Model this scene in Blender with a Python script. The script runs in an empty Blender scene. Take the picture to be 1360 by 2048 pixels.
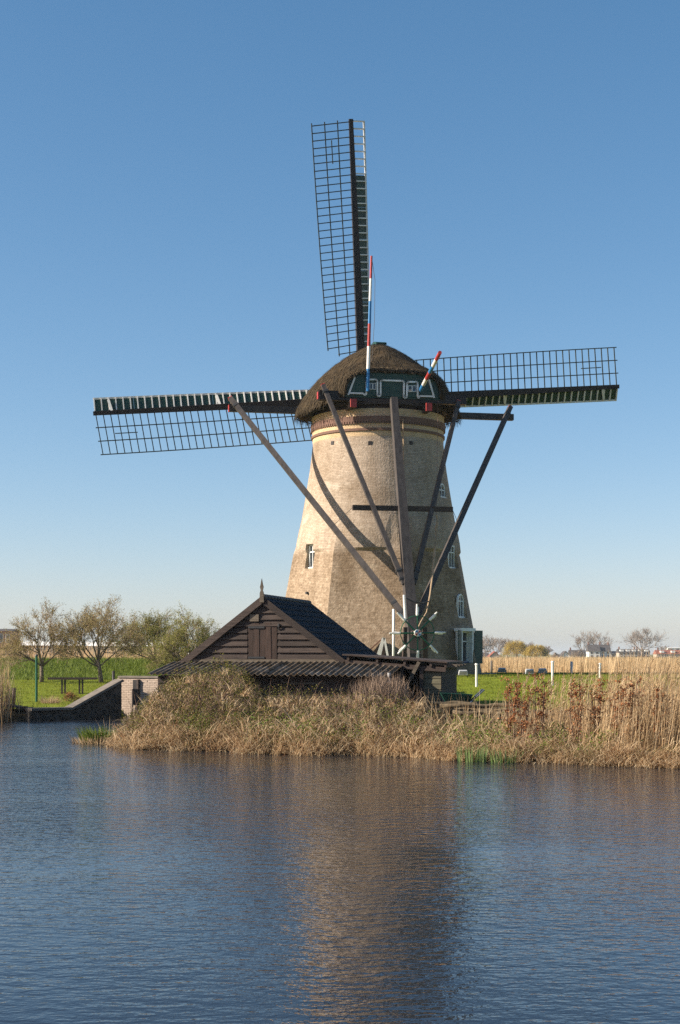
import bpy, math, random
import numpy as np
from mathutils import Vector, Matrix

S = bpy.context.scene
COL = S.collection
R = math.radians

# ------------------------------------------------------------------ camera, sky, sun, exposure
EYE = 2.4
cd = bpy.data.cameras.new('camera'); cam = bpy.data.objects.new('camera', cd); COL.objects.link(cam)
cd.sensor_fit = 'HORIZONTAL'; cd.sensor_width = 36.0; cd.lens = 2950 / 1360 * 36.0
cd.shift_y = 284 / 1360; cd.clip_start = 0.1; cd.clip_end = 20000
cam.location = (0, 0, EYE); cam.rotation_euler = (R(90), 0, 0)
S.camera = cam

SUN_AZ, SUN_EL = R(-100), R(29.5)          # azimuth from +Y towards +X
wd = bpy.data.worlds.new('World'); S.world = wd; wd.use_nodes = True
nt = wd.node_tree; bg = nt.nodes['Background']
sky = nt.nodes.new('ShaderNodeTexSky'); sky.sky_type = 'NISHITA'; sky.sun_disc = False
sky.sun_elevation = SUN_EL; sky.sun_rotation = SUN_AZ % (2 * math.pi)
sky.air_density = 0.8; sky.dust_density = 0.55; sky.ozone_density = 1.0
sep = nt.nodes.new('ShaderNodeSeparateColor'); cmb = nt.nodes.new('ShaderNodeCombineColor'); nt.links.new(sky.outputs[0], sep.inputs[0])
for i, (gam, gain) in enumerate(((1.25, .62), (.93, 1.0), (.82, 1.31))):      # film-like colour response of the whole sky
    pw = nt.nodes.new('ShaderNodeMath'); pw.operation = 'POWER'; pw.inputs[1].default_value = gam; nt.links.new(sep.outputs[i], pw.inputs[0])
    ml = nt.nodes.new('ShaderNodeMath'); ml.operation = 'MULTIPLY'; ml.inputs[1].default_value = gain; nt.links.new(pw.outputs[0], ml.inputs[0]); nt.links.new(ml.outputs[0], cmb.inputs[i])
nt.links.new(cmb.outputs[0], bg.inputs[0]); bg.inputs[1].default_value = 0.0725
sd = bpy.data.lights.new('sun', 'SUN'); sun = bpy.data.objects.new('sun', sd); COL.objects.link(sun)
sd.energy = 5.0; sd.angle = R(0.53); sd.color = (1.0, 0.89, 0.74)
sv = Vector((math.sin(SUN_AZ) * math.cos(SUN_EL), math.cos(SUN_AZ) * math.cos(SUN_EL), math.sin(SUN_EL)))
sun.rotation_euler = (-sv).to_track_quat('-Z', 'Y').to_euler(); sun.location = (-40, -10, 40)
S.view_settings.view_transform = 'Standard'; S.view_settings.look = 'None'
S.view_settings.gamma = 1.0; S.view_settings.exposure = 1.05; S.view_settings.use_curve_mapping = False
S.render.engine = 'CYCLES'
S.cycles.use_denoising = False; S.cycles.use_adaptive_sampling = False
S.cycles.max_bounces = 6; S.cycles.transparent_max_bounces = 8

# ------------------------------------------------------------------ helpers
rng = np.random.default_rng(7); random.seed(7)
F = 2950.0
def pix(px, py, d):                       # a measured direction at distance d -> place in the world
    return Vector(((px - 680) / F * d, d, EYE + (1308 - py) / F * d))
def gx(px, d): return (px - 680) / F * d

WORLD = {}
def link(o, parent=None, basis=None):
    COL.objects.link(o)
    b = basis or Matrix.Identity(4)
    if parent is not None:
        o.parent = parent; o.matrix_parent_inverse = WORLD[parent.name].inverted()
    o.matrix_basis = b; WORLD[o.name] = b
    return o
def tag(o, label, cat, group=None):
    o['label'] = label; o['category'] = cat
    if group: o['group'] = group
    return o
def thing(name, loc, label, cat, group=None):
    o = bpy.data.objects.new(name, None); o.empty_display_size = 0.3
    link(o, None, Matrix.Translation(Vector(loc))); return tag(o, label, cat, group)
def sub(name, parent, loc):
    o = bpy.data.objects.new(name, None); o.empty_display_size = 0.2
    return link(o, parent, Matrix.Translation(Vector(loc)))
def share(name, me, parent, basis):
    return link(bpy.data.objects.new(name, me), parent, basis)

class MB:
    def __init__(s): s.v = []; s.f = []
    def add(s, vs, fs):
        n = len(s.v); s.v += [tuple(v) for v in vs]; s.f += [tuple(i + n for i in f) for f in fs]; return s
    def box(s, c, size, mat=None):
        c = Vector(c); h = Vector(size) / 2
        vs = [Vector((x * h.x, y * h.y, z * h.z)) for z in (-1, 1) for y in (-1, 1) for x in (-1, 1)]
        if mat is not None: vs = [mat @ v for v in vs]
        return s.add([c + v for v in vs], [(0,2,3,1),(4,5,7,6),(0,1,5,4),(2,6,7,3),(0,4,6,2),(1,3,7,5)])
    def beam(s, p0, p1, w, h=None, up=(0,0,1), w1=None, h1=None):
        p0 = Vector(p0); p1 = Vector(p1); h = h or w; w1 = w1 or w; h1 = h1 or h
        d = (p1 - p0).normalized(); a = d.cross(Vector(up))
        if a.length < 1e-4: a = d.cross(Vector((0,1,0)))
        a.normalize(); b = a.cross(d)
        vs = []
        for p, ww, hh in ((p0, w, h), (p1, w1, h1)):
            for y in (-1, 1):
                for x in (-1, 1): vs.append(p + a * x * ww / 2 + b * y * hh / 2)
        return s.add(vs, [(0,2,3,1),(4,5,7,6),(0,1,5,4),(2,6,7,3),(0,4,6,2),(1,3,7,5)])
    def tube(s, pts, radii, n=8, cap=True):
        pts = [Vector(p) for p in pts]
        if not hasattr(radii, '__len__'): radii = [radii] * len(pts)
        vs = []; fs = []
        for i, p in enumerate(pts):
            d = (pts[min(i+1, len(pts)-1)] - pts[max(i-1, 0)]).normalized()
            a = d.cross(Vector((0,0,1)) if abs(d.z) < .9 else Vector((0,1,0))).normalized(); b = d.cross(a)
            for k in range(n):
                t = 2 * math.pi * k / n; vs.append(p + (a * math.cos(t) + b * math.sin(t)) * radii[i])
        for i in range(len(pts) - 1):
            for k in range(n):
                q = (k + 1) % n; fs.append((i*n+k, i*n+q, (i+1)*n+q, (i+1)*n+k))
        if cap: fs += [tuple(range(n))[::-1], tuple(range((len(pts)-1)*n, len(pts)*n))]
        return s.add(vs, fs)
    def prism(s, poly, off):              # planar polygon extruded by vector off
        off = Vector(off); poly = [Vector(p) for p in poly]; n = len(poly)
        return s.add(poly + [p + off for p in poly],
                     [tuple(range(n)), tuple(range(2*n-1, n-1, -1))] + [(i, i+n, (i+1) % n + n, (i+1) % n) for i in range(n)])
    def mesh(s, name, mat, smooth=False, shift=None):
        me = bpy.data.meshes.new(name)
        v = s.v if shift is None else [tuple(Vector(a) - shift) for a in s.v]
        me.from_pydata(v, [], s.f)
        import bmesh
        b = bmesh.new(); b.from_mesh(me); bmesh.ops.recalc_face_normals(b, faces=b.faces); b.to_mesh(me); b.free()
        me.materials.append(mat)
        if smooth: me.polygons.foreach_set('use_smooth', [True] * len(me.polygons))
        return me
    def build(s, name, mat, parent=None, smooth=False, origin=None):
        if origin is None and s.v:
            a = np.array(s.v); c = (a.min(0) + a.max(0)) / 2; origin = Vector((c[0], c[1], a[:, 2].min()))
        origin = Vector(origin)
        return link(bpy.data.objects.new(name, s.mesh(name, mat, smooth, origin)), parent, Matrix.Translation(origin))

def raw(name, V, T, mat, parent=None, kind=None, origin=None):   # big numpy meshes; T is (n,k) faces
    me = bpy.data.meshes.new(name); k = T.shape[1]
    me.vertices.add(len(V)); me.loops.add(T.size); me.polygons.add(len(T))
    o = np.zeros(3) if origin is None else np.array(origin)
    me.vertices.foreach_set('co', (np.asarray(V) - o).astype(np.float32).ravel())
    me.loops.foreach_set('vertex_index', T.astype(np.int32).ravel())
    me.polygons.foreach_set('loop_start', np.arange(0, T.size, k, dtype=np.int32))
    me.polygons.foreach_set('loop_total', np.full(len(T), k, dtype=np.int32))
    me.update(calc_edges=True); me.materials.append(mat)
    ob = link(bpy.data.objects.new(name, me), parent, Matrix.Translation(Vector(o)))
    if kind: ob['kind'] = kind
    return ob

def ribbons(base, length, width, az, lean, droop, seg=3, wob=0.0):
    """curved blades: base (n,3); az heading; lean from vertical at the foot; droop = extra lean at the tip"""
    n = len(base); V = np.zeros((n, 2 * seg + 1, 3)); p = base.copy(); step = length / seg
    side = np.stack([-np.sin(az), np.cos(az), np.zeros(n)], 1)
    fa = rng.uniform(0, 2 * np.pi, n); fside = np.stack([np.cos(fa), np.sin(fa), np.zeros(n)], 1)
    side = side * .35 + fside * .9; side /= np.linalg.norm(side, axis=1)[:, None] + 1e-6
    for i in range(seg + 1):
        w = width * (1 - i / seg) ** .6 if i < seg else width * 0
        if i < seg:
            V[:, 2*i] = p - side * w[:, None] / 2; V[:, 2*i+1] = p + side * w[:, None] / 2
        else: V[:, 2*i] = p
        a = lean + droop * ((i + .5) / seg) ** 1.5; z2 = az + wob * rng.normal(0, 1, n)
        p = p + np.stack([np.sin(a) * np.cos(z2), np.sin(a) * np.sin(z2), np.cos(a)], 1) * step[:, None]
    k = 2 * seg + 1; T = []
    for i in range(seg - 1): T += [[2*i, 2*i+1, 2*i+3], [2*i, 2*i+3, 2*i+2]]
    T += [[2*seg-2, 2*seg-1, 2*seg]]
    T = np.array(T); T = (np.arange(n)[:, None, None] * k + T[None]).reshape(-1, 3)
    return V.reshape(-1, 3), T
def leaves(pos, size, up=.3):
    n = len(pos); a = rng.normal(0, 1, (n, 3)); a /= np.linalg.norm(a, axis=1)[:, None]
    b = rng.normal(0, 1, (n, 3)); b[:, 2] += up; b -= (a * b).sum(1)[:, None] * a; b /= np.linalg.norm(b, axis=1)[:, None]
    s = size[:, None]
    V = np.stack([pos - a * s * .5, pos + b * s * .32, pos + a * s * .5, pos - b * s * .32], 1).reshape(-1, 3)
    T = (np.arange(n)[:, None, None] * 4 + np.array([[0, 1, 2], [0, 2, 3]])[None]).reshape(-1, 3)
    return V, T
def merge(*vt):
    Vs, Ts, n = [], [], 0
    for V, T in vt: Vs.append(V); Ts.append(T + n); n += len(V)
    return np.concatenate(Vs), np.concatenate(Ts)

# ------------------------------------------------------------------ materials
def nodes(name):
    m = bpy.data.materials.new(name); m.use_nodes = True; t = m.node_tree
    return m, t, t.nodes['Principled BSDF']
def ramp(t, fac, stops):
    r = t.nodes.new('ShaderNodeValToRGB'); t.links.new(fac, r.inputs[0])
    e = r.color_ramp.elements
    while len(e) < len(stops): e.new(.5)
    for i, (p, c) in enumerate(stops): e[i].position = p; e[i].color = (*c, 1)
    return r.outputs[0]
def wpos(t, scale=(1,1,1)):
    g = t.nodes.new('ShaderNodeNewGeometry'); m = t.nodes.new('ShaderNodeMapping'); m.inputs['Scale'].default_value = scale
    t.links.new(g.outputs['Position'], m.inputs[0]); return m.outputs[0]
def noise(t, vec, scale, detail=4, rough=.55):
    n = t.nodes.new('ShaderNodeTexNoise'); n.inputs['Scale'].default_value = scale; n.inputs['Detail'].default_value = detail
    n.inputs['Roughness'].default_value = rough; t.links.new(vec, n.inputs['Vector']); return n.outputs['Fac']
def mixc(t, a, b, fac, mode='MIX'):
    m = t.nodes.new('ShaderNodeMix'); m.data_type = 'RGBA'; m.blend_type = mode
    for s, v in ((m.inputs[0], fac), (m.inputs[6], a), (m.inputs[7], b)):
        if isinstance(v, (int, float)): s.default_value = v
        elif isinstance(v, tuple): s.default_value = (*v, 1)
        else: t.links.new(v, s)
    return m.outputs[2]
def bump(t, b, h, strength, dist):
    n = t.nodes.new('ShaderNodeBump'); n.inputs['Strength'].default_value = strength; n.inputs['Distance'].default_value = dist
    t.links.new(h, n.inputs['Height']); t.links.new(n.outputs[0], b.inputs['Normal']); return n
def solid(name, c1, c2=None, rough=.7, scale=3, stretch=(1,1,1), bstr=.25, bdist=.01, rnd=.0, spec=.3):
    """worn single-colour surface: two tones through stretched noise, a little relief, tone shift from object to object"""
    m, t, b = nodes(name); c2 = c2 or tuple(x * .6 for x in c1)
    v = wpos(t, stretch); f = noise(t, v, scale, 5, .6)
    col = ramp(t, f, [(.3, c2), (.68, c1)])
    if rnd:
        oi = t.nodes.new('ShaderNodeObjectInfo')
        col = mixc(t, col, ramp(t, oi.outputs['Random'], [(0, (1-rnd,)*3), (1, (1+rnd*.0,)*3)]), 1.0, 'MULTIPLY')
    t.links.new(col, b.inputs['Base Color']); b.inputs['Roughness'].default_value = rough
    b.inputs['Specular IOR Level'].default_value = spec
    if bstr: bump(t, b, noise(t, v, scale * 4, 4), bstr, bdist)
    return m
def island(name, stops, rough=.75, trans=.3, spec=.15):
    """plant matter: every blade or leaf takes its own tone"""
    m, t, b = nodes(name); g = t.nodes.new('ShaderNodeNewGeometry')
    c = ramp(t, g.outputs['Random Per Island'], stops)
    c = mixc(t, c, ramp(t, noise(t, wpos(t), .8, 4, .6), [(.3, (.66,.66,.62)), (.7, (1.06,1.04,1))]), 1.0, 'MULTIPLY')
    t.links.new(c, b.inputs['Base Color']); b.inputs['Roughness'].default_value = rough; b.inputs['Specular IOR Level'].default_value = spec
    tr = t.nodes.new('ShaderNodeBsdfTranslucent'); t.links.new(c, tr.inputs[0])
    mx = t.nodes.new('ShaderNodeMixShader'); mx.inputs[0].default_value = trans
    t.links.new(b.outputs[0], mx.inputs[1]); t.links.new(tr.outputs[0], mx.inputs[2])
    t.links.new(mx.outputs[0], t.nodes['Material Output'].inputs[0]); return m

M = {}
M['dark_wood'] = solid('dark_wood', (.075,.052,.042), (.035,.025,.021), .75, 2.2, (3,3,9), .4, .012, .35)
M['plank'] = solid('plank', (.082,.059,.049), (.030,.021,.018), .8, 1.6, (1.4,1.4,16), .7, .016, .5)
M['plank_vertical'] = solid('plank_vertical', (.072,.044,.034), (.028,.018,.014), .8, 1.6, (14,14,1.2), .5, .012, .4)
M['grey_plank'] = solid('grey_plank', (.17,.14,.105), (.075,.06,.045), .85, 2, (1.5,1.5,10), .5, .012, .3)
M['olive_board'] = solid('olive_board', (.15,.135,.085), (.08,.07,.045), .75, 2, (1,1,8), .4, .01, .25)
M['tail_wood'] = solid('tail_wood', (.080,.069,.064), (.036,.031,.030), .65, 1.4, (4,4,1), .35, .01, .15)
M['stock'] = solid('stock', (.028,.022,.022), (.015,.013,.014), .55, 2, (1,1,1), .2, .006)
M['lattice'] = solid('lattice', (.065,.075,.066), (.035,.045,.042), .6, 4, (1,1,1), 0)
M['green_paint'] = solid('green_paint', (.012,.062,.042), (.006,.035,.026), .45, 1.6, (1,1,3), .15, .004, .15, .4)
M['white_paint'] = solid('white_paint', (.78,.77,.73), (.6,.58,.53), .5, 3, (1,1,1), .1, .003, .08, .4)
M['white_sash'] = solid('white_sash', (.74,.75,.72), (.55,.56,.53), .5, 3, (1,1,1), 0)
M['red_paint'] = solid('red_paint', (.42,.045,.042), (.26,.032,.03), .5, 5, (1,1,1), 0)
M['blue_paint'] = solid('blue_paint', (.03,.19,.42), (.02,.14,.34), .45, 5, (1,1,1), 0)
M['rope'] = solid('rope', (.42,.31,.2), (.25,.17,.1), .9, 20, (1,1,1), 0)
M['wire'] = solid('wire', (.06,.055,.05), None, .6, 4, (1,1,1), 0)
M['dark_iron'] = solid('dark_iron', (.04,.042,.045), None, .5, 6, (1,1,1), .1)
M['tile'] = solid('tile', (.03,.031,.034), (.017,.018,.022), .6, 3, (1,1,1), .3, .006, .4, .35)
M['red_tile'] = solid('red_tile', (.19,.095,.06), (.1,.055,.04), .8, 4, (1,1,1), .3, .008, .4)
M['bark'] = solid('bark', (.20,.16,.12), (.10,.08,.06), .9, 6, (1,1,.3), .5, .01)
M['stone'] = solid('stone', (.09,.075,.06), (.045,.038,.032), .85, 5, (1,1,1), .5, .01, .5)
M['mortar'] = solid('mortar', (.2,.175,.15), (.12,.105,.09), .9, 8, (1,1,1), .4)
M['stone_mortar'] = solid('stone_mortar', (.115,.1,.085), (.06,.052,.045), .9, 8, (1,1,1), .4)
M['coping'] = solid('coping', (.2,.17,.14), (.11,.095,.08), .9, 4, (1,1,1), .4)
M['pale_brick'] = solid('pale_brick', (.46,.37,.30), (.36,.28,.22), .85, 6, (1,1,1), .3, .006, .15)
M['concrete'] = solid('concrete', (.4,.37,.33), (.25,.23,.2), .85, 5, (1,1,1), .3)
M['lamp_body'] = solid('lamp_body', (.55,.56,.57), (.4,.41,.42), .45, 5, (1,1,1), 0)
M['log'] = solid('log', (.2,.15,.09), (.1,.075,.045), .9, 4, (2,6,6), .5, .012, .3)
M['post_green'] = solid('post_green', (.012,.11,.06), (.008,.07,.04), .5, 4, (1,1,1), 0)
M['blue_metal'] = solid('blue_metal', (.03,.06,.13), (.02,.035,.08), .5, 4, (1,1,1), 0)
M['house_brick'] = solid('house_brick', (.27,.14,.095), (.2,.1,.07), .85, 1, (1,1,1), 0)
M['house_buff'] = solid('house_buff', (.42,.36,.29), (.34,.28,.22), .85, 1, (1,1,1), 0)
M['house_white'] = solid('house_white', (.78,.77,.73), (.68,.66,.62), .8, .5, (1,1,1), 0)
M['house_roof'] = solid('house_roof', (.085,.075,.07), (.06,.052,.05), .8, 1, (1,1,1), 0)
M['house_roof_red'] = solid('house_roof_red', (.26,.085,.055), (.19,.065,.045), .8, 1, (1,1,1), 0)

def glass(name, c):
    m, t, b = nodes(name); b.inputs['Base Color'].default_value = (*c, 1); b.inputs['Roughness'].default_value = .06
    b.inputs['Specular IOR Level'].default_value = .6; return m
M['pane'] = glass('pane', (.035,.042,.05))
M['curtain'] = solid('curtain', (.5,.49,.46), (.32,.31,.29), .9, 3, (8,8,.5), 0)

# tower brick: coursed brickwork on the mesh's own unrolled coordinates
m, t, b = nodes('mill_brick')
uv = t.nodes.new('ShaderNodeUVMap'); br = t.nodes.new('ShaderNodeTexBrick')
t.links.new(uv.outputs[0], br.inputs['Vector'])
for k, v in (('Scale', 1.0), ('Mortar Size', .007), ('Mortar Smooth', .3), ('Bias', 0.0), ('Brick Width', .22), ('Row Height', .075)):
    br.inputs[k].default_value = v
br.inputs['Color1'].default_value = (.51,.42,.335, 1); br.inputs['Color2'].default_value = (.40,.32,.248, 1)
br.inputs['Mortar'].default_value = (.53,.44,.345, 1)
wp = wpos(t)
stain = ramp(t, noise(t, wp, .55, 6, .62), [(.3, (.68,.64,.58)), (.5, (.92,.91,.89)), (.72, (1.1,1.08,1.05))])
speck = ramp(t, noise(t, wp, 9, 3, .6), [(.3, (.8,.78,.76)), (.55, (1,1,1)), (.75, (1.08,1.07,1.06))])
col = mixc(t, br.outputs['Color'], stain, 1.0, 'MULTIPLY'); col = mixc(t, col, speck, 1.0, 'MULTIPLY')
streak = ramp(t, noise(t, wpos(t, (1.6,1.6,.12)), 1.0, 4, .6), [(.35, (.75,.72,.68)), (.6, (1,1,1))])
col = mixc(t, col, streak, .7, 'MULTIPLY')
lime = ramp(t, noise(t, wpos(t, (1,1,1.6)), .9, 4, .5), [(.62, (0,0,0)), (.74, (.45,.45,.45))])
col = mixc(t, col, (.66,.58,.47), lime)
sx = t.nodes.new('ShaderNodeSeparateXYZ'); t.links.new(wp, sx.inputs[0])
dn_ = t.nodes.new('ShaderNodeMapRange'); dn_.inputs[1].default_value = 7.2; dn_.inputs[2].default_value = 6.9; t.links.new(sx.outputs[2], dn_.inputs[0])
col = mixc(t, col, mixc(t, col, ramp(t, noise(t, wp, 5.5, 5, .7), [(.32, (.52,.47,.41)), (.68, (.98,.94,.88))]), 1.0, 'MULTIPLY'), dn_.outputs[0])   # darker, mottled lower brickwork
al_ = t.nodes.new('ShaderNodeMapRange'); al_.inputs[1].default_value = 3.4; al_.inputs[2].default_value = 1.4; t.links.new(sx.outputs[2], al_.inputs[0])
alm = t.nodes.new('ShaderNodeMath'); alm.operation = 'MULTIPLY'; t.links.new(al_.outputs[0], alm.inputs[0]); t.links.new(noise(t, wp, 1.7, 5, .65), alm.inputs[1])
col = mixc(t, col, (.17,.145,.085), alm.outputs[0])                                                             # algae and damp at the foot
mr = t.nodes.new('ShaderNodeMapRange'); mr.inputs[1].default_value = 12.27; mr.inputs[2].default_value = 12.36; t.links.new(sx.outputs[2], mr.inputs[0])
yel = mixc(t, (.62,.455,.27), ramp(t, noise(t, wp, 2.5, 4), [(.3, (.8,.76,.7)), (.7, (1.08,1.06,1.02))]), 1.0, 'MULTIPLY')
yel = mixc(t, yel, br.outputs['Color'], .22)
col = mixc(t, col, yel, mr.outputs[0])
t.links.new(col, b.inputs['Base Color']); b.inputs['Roughness'].default_value = .9; b.inputs['Specular IOR Level'].default_value = .15
hm = t.nodes.new('ShaderNodeMath'); hm.operation = 'SUBTRACT'
hs = t.nodes.new('ShaderNodeMath'); hs.operation = 'MULTIPLY'; hs.inputs[1].default_value = 1.5; t.links.new(noise(t, wp, 13, 3, .6), hs.inputs[0])
t.links.new(hs.outputs[0], hm.inputs[0]); t.links.new(br.outputs['Fac'], hm.inputs[1])
bump(t, b, hm.outputs[0], 1.0, .015)
M['mill_brick'] = m
M['dark_brick'] = solid('dark_brick', (.2,.115,.085), (.11,.065,.05), .85, 12, (1,1,3), .5, .01)

# thatch
m, t, b = nodes('thatch')
v = wpos(t, (1,1,.35)); f1 = noise(t, v, 2.0, 5, .6); f2 = noise(t, wpos(t, (1,1,.3)), 26, 4, .7)
c = ramp(t, f1, [(.3, (.035,.026,.016)), (.55, (.065,.047,.028)), (.75, (.085,.066,.040))])
c = mixc(t, c, ramp(t, f2, [(.3, (.55,.55,.55)), (.7, (1.25,1.2,1.1))]), 1.0, 'MULTIPLY')
t.links.new(c, b.inputs['Base Color']); b.inputs['Roughness'].default_value = .95; b.inputs['Specular IOR Level'].default_value = .1
bump(t, b, f2, .8, .05); M['thatch'] = m

# mossy corrugated cement sheets
m, t, b = nodes('corrugated')
f1 = noise(t, wpos(t), 2.3, 6, .65); f2 = noise(t, wpos(t), 9, 4, .6)
c = mixc(t, ramp(t, f2, [(.3, (.10,.085,.07)), (.7, (.32,.26,.195))]), ramp(t, f2, [(.3, (.035,.022,.010)), (.7, (.13,.075,.026))]), ramp(t, f1, [(.36, (0,0,0)), (.54, (.92,.92,.92))]))
t.links.new(c, b.inputs['Base Color']); b.inputs['Roughness'].default_value = .9; bump(t, b, f2, .6, .02); M['corrugated'] = m

# ground: colour attribute by land use, broken up by noise
m, t, b = nodes('earth')
at = t.nodes.new('ShaderNodeAttribute'); at.attribute_name = 'Col'
c = mixc(t, at.outputs['Color'], ramp(t, noise(t, wpos(t), 1.3, 6, .65), [(.28, (.6,.6,.55)), (.72, (1.2,1.2,1.15))]), 1.0, 'MULTIPLY')
t.links.new(c, b.inputs['Base Color']); b.inputs['Roughness'].default_value = .95; b.inputs['Specular IOR Level'].default_value = .1
bump(t, b, noise(t, wpos(t), 7, 5), .7, .05); M['earth'] = m

# water: dark, clear-surfaced, rippled
m, t, b = nodes('water')
b.inputs['Base Color'].default_value = (.014,.017,.023, 1); b.inputs['Roughness'].default_value = .03; b.inputs['IOR'].default_value = 1.38
b.inputs['Specular IOR Level'].default_value = .5
def rip(scale, rot, stretch, detail):
    g = t.nodes.new('ShaderNodeNewGeometry'); mp = t.nodes.new('ShaderNodeMapping')
    mp.inputs['Rotation'].default_value = (0, 0, R(rot)); mp.inputs['Scale'].default_value = stretch
    t.links.new(g.outputs['Position'], mp.inputs[0]); return noise(t, mp.outputs[0], scale, detail, .5)
def mth(op, a, bb):
    n = t.nodes.new('ShaderNodeMath'); n.operation = op
    for i, q in enumerate((a, bb)):
        if isinstance(q, (int, float)): n.inputs[i].default_value = q
        else: t.links.new(q, n.inputs[i])
    return n.outputs[0]
h = mth('ADD', mth('MULTIPLY', rip(6.0, 12, (.58,1,1), 2), 1.2), mth('MULTIPLY', rip(15, -16, (.8,1,1), 2), .42))
h = mth('ADD', h, mth('MULTIPLY', rip(1.1, 25, (.6,1,1), 2), .8))
calm = ramp(t, rip(.13, 12, (.4,1,1), 3), [(.34, (.5,.5,.5)), (.62, (1.15,1.15,1.15))])
h = mth('ADD', h, mth('MULTIPLY', rip(36, 5, (1,.8,1), 1), .12))
gy = t.nodes.new('ShaderNodeNewGeometry'); sy_ = t.nodes.new('ShaderNodeSeparateXYZ'); t.links.new(gy.outputs['Position'], sy_.inputs[0])
lee = t.nodes.new('ShaderNodeMapRange'); t.links.new(sy_.outputs[1], lee.inputs[0])      # calmer in the lee of the near bank
for i_, v_ in ((1, 8.0), (2, 22.0), (3, .62), (4, 1.45)): lee.inputs[i_].default_value = v_
h = mth('MULTIPLY', h, lee.outputs[0]); h = mth('MULTIPLY', h, calm)
WB = bump(t, b, h, 1.0, .017); M['water'] = m

STRAW = [(0, (.10,.06,.035)), (.14, (.30,.165,.09)), (.3, (.42,.29,.165)), (.6, (.70,.52,.325)), (1, (.84,.68,.47))]
M['straw'] = island('straw', STRAW, .75, .48)
M['reed'] = island('reed', [(0, (.20,.115,.06)), (.25, (.40,.27,.145)), (.6, (.58,.42,.25)), (1, (.70,.56,.38))])
M['far_reed'] = island('far_reed', [(0, (.46,.31,.17)), (.5, (.62,.46,.27)), (1, (.70,.55,.35))])
M['grass'] = island('grass', [(0, (.115,.145,.012)), (.5, (.20,.24,.02)), (1, (.30,.32,.04))], .7, .35)
def dry_patches(m, c_dry, lo, hi):
    t = m.node_tree; b = t.nodes['Principled BSDF']; src = b.inputs['Base Color'].links[0].from_socket
    f = ramp(t, noise(t, wpos(t), .33, 5, .65), [(lo, (0,0,0)), (hi, (.75,.75,.75))]); c = mixc(t, src, c_dry, f)
    t.links.new(c, b.inputs['Base Color'])
    for n in t.nodes:
        if n.type == 'BSDF_TRANSLUCENT': t.links.new(c, n.inputs[0])
dry_patches(M['grass'], (.25,.215,.06), .5, .72)
M['lush'] = island('lush', [(0, (.08,.125,.014)), (.6, (.145,.20,.028)), (1, (.22,.28,.065))], .6, .35)
M['iris_green'] = island('iris_green', [(0, (.13,.22,.06)), (1, (.32,.42,.19))]
, .5, .35)
M['twig'] = island('twig', [(0, (.055,.034,.027)), (.6, (.14,.09,.068)), (1, (.25,.175,.13))], .85, .0)
M['bramble_leaf'] = island('bramble_leaf', [(0, (.06,.07,.012)), (.45, (.14,.145,.026)), (.8, (.23,.21,.045)), (1, (.2,.11,.045))], .6, .35)
M['bud'] = island('bud', [(0, (.22,.18,.065)), (.6, (.36,.29,.12)), (1, (.48,.39,.19))], .7, .35)
M['leafy'] = island('leafy', [(0, (.18,.19,.045)), (.6, (.29,.29,.075)), (1, (.40,.37,.13))], .7, .35)
M['dead_leaf'] = island('dead_leaf', [(0, (.16,.055,.024)), (.5, (.34,.135,.055)), (1, (.52,.25,.115))], .7, .3)
M['thatch_straw'] = island('thatch_straw', [(0, (.034,.025,.016)), (.5, (.056,.042,.026)), (1, (.092,.071,.045))], .95, .0)
M['thatch_fringe'] = island('thatch_fringe', [(0, (.05,.036,.022)), (.5, (.12,.088,.054)), (1, (.21,.16,.10))], .95, .0)
M['pale_twig'] = island('pale_twig', [(0, (.14,.095,.07)), (.5, (.30,.215,.165)), (1, (.44,.335,.26))], .85, .0)
M['willow'] = island('willow', [(0, (.42,.30,.05)), (.6, (.60,.45,.10)), (1, (.70,.56,.18))], .8, .3)
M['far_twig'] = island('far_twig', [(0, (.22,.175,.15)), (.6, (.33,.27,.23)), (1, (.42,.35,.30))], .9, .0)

# ------------------------------------------------------------------ ground and water
SX = np.array([-6.1,-4,-2.2,.24,2.5,4.6,7.2,12,20,40,200]); SY = np.array([38.2,36.8,35.6,35,33.7,32.2,31.2,29.5,27,24,24])
def sstep(a, b, x):
    q = np.clip((x - a) / (b - a), 0, 1); return q * q * (3 - 2 * q)
def height(x, y):
    x = np.asarray(x, float); y = np.asarray(y, float)
    wig = .25 * np.sin(x * 1.7) + .15 * np.sin(x * 4.1 + 1)
    s_pen = np.minimum(y - (np.interp(x, SX, SY) + wig), (x + 5.95) + .2 * np.sin(y * 1.9))
    lefty = np.interp(x, [-200,-20,-13,-11.2,-9.83,-8.25,-8.2,-6.6,-6.5], [40,47,52.2,53.15,54.15,55.9,56.7,56.7,40])
    s_left = y - lefty
    s = np.where(y < 54, np.maximum(s_pen, np.where(x < -6.5, s_left, -9)), np.where(x < -6.5, s_left, np.maximum(s_pen, 0.5)))
    tr = np.interp(y, [28,34,38,44,47,56,62,72,80,88,110,300], [.12,.25,.45,.72,.82,1.2,1.45,1.45,1.32,.75,.55,.6])
    tl = np.interp(y, [50,54,70,83,85,95,101,110,300], [.32,.36,.68,.9,1.0,1.95,1.95,.9,.6])
    land = tl + (tr - tl) * sstep(-7, -1, x)
    land = np.where((x < -6.5) & (y < 60), tl, land)
    h = np.where(s > 0, land * (1 - np.exp(-np.maximum(s, 0) / .35)), np.maximum(-1.6, s * .55))
    near = sstep(5.5, 2.5, y)
    return np.where(y < 6, -1.6 + near * 2.4, h)
def H(x, y): return float(height(x, y))

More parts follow.
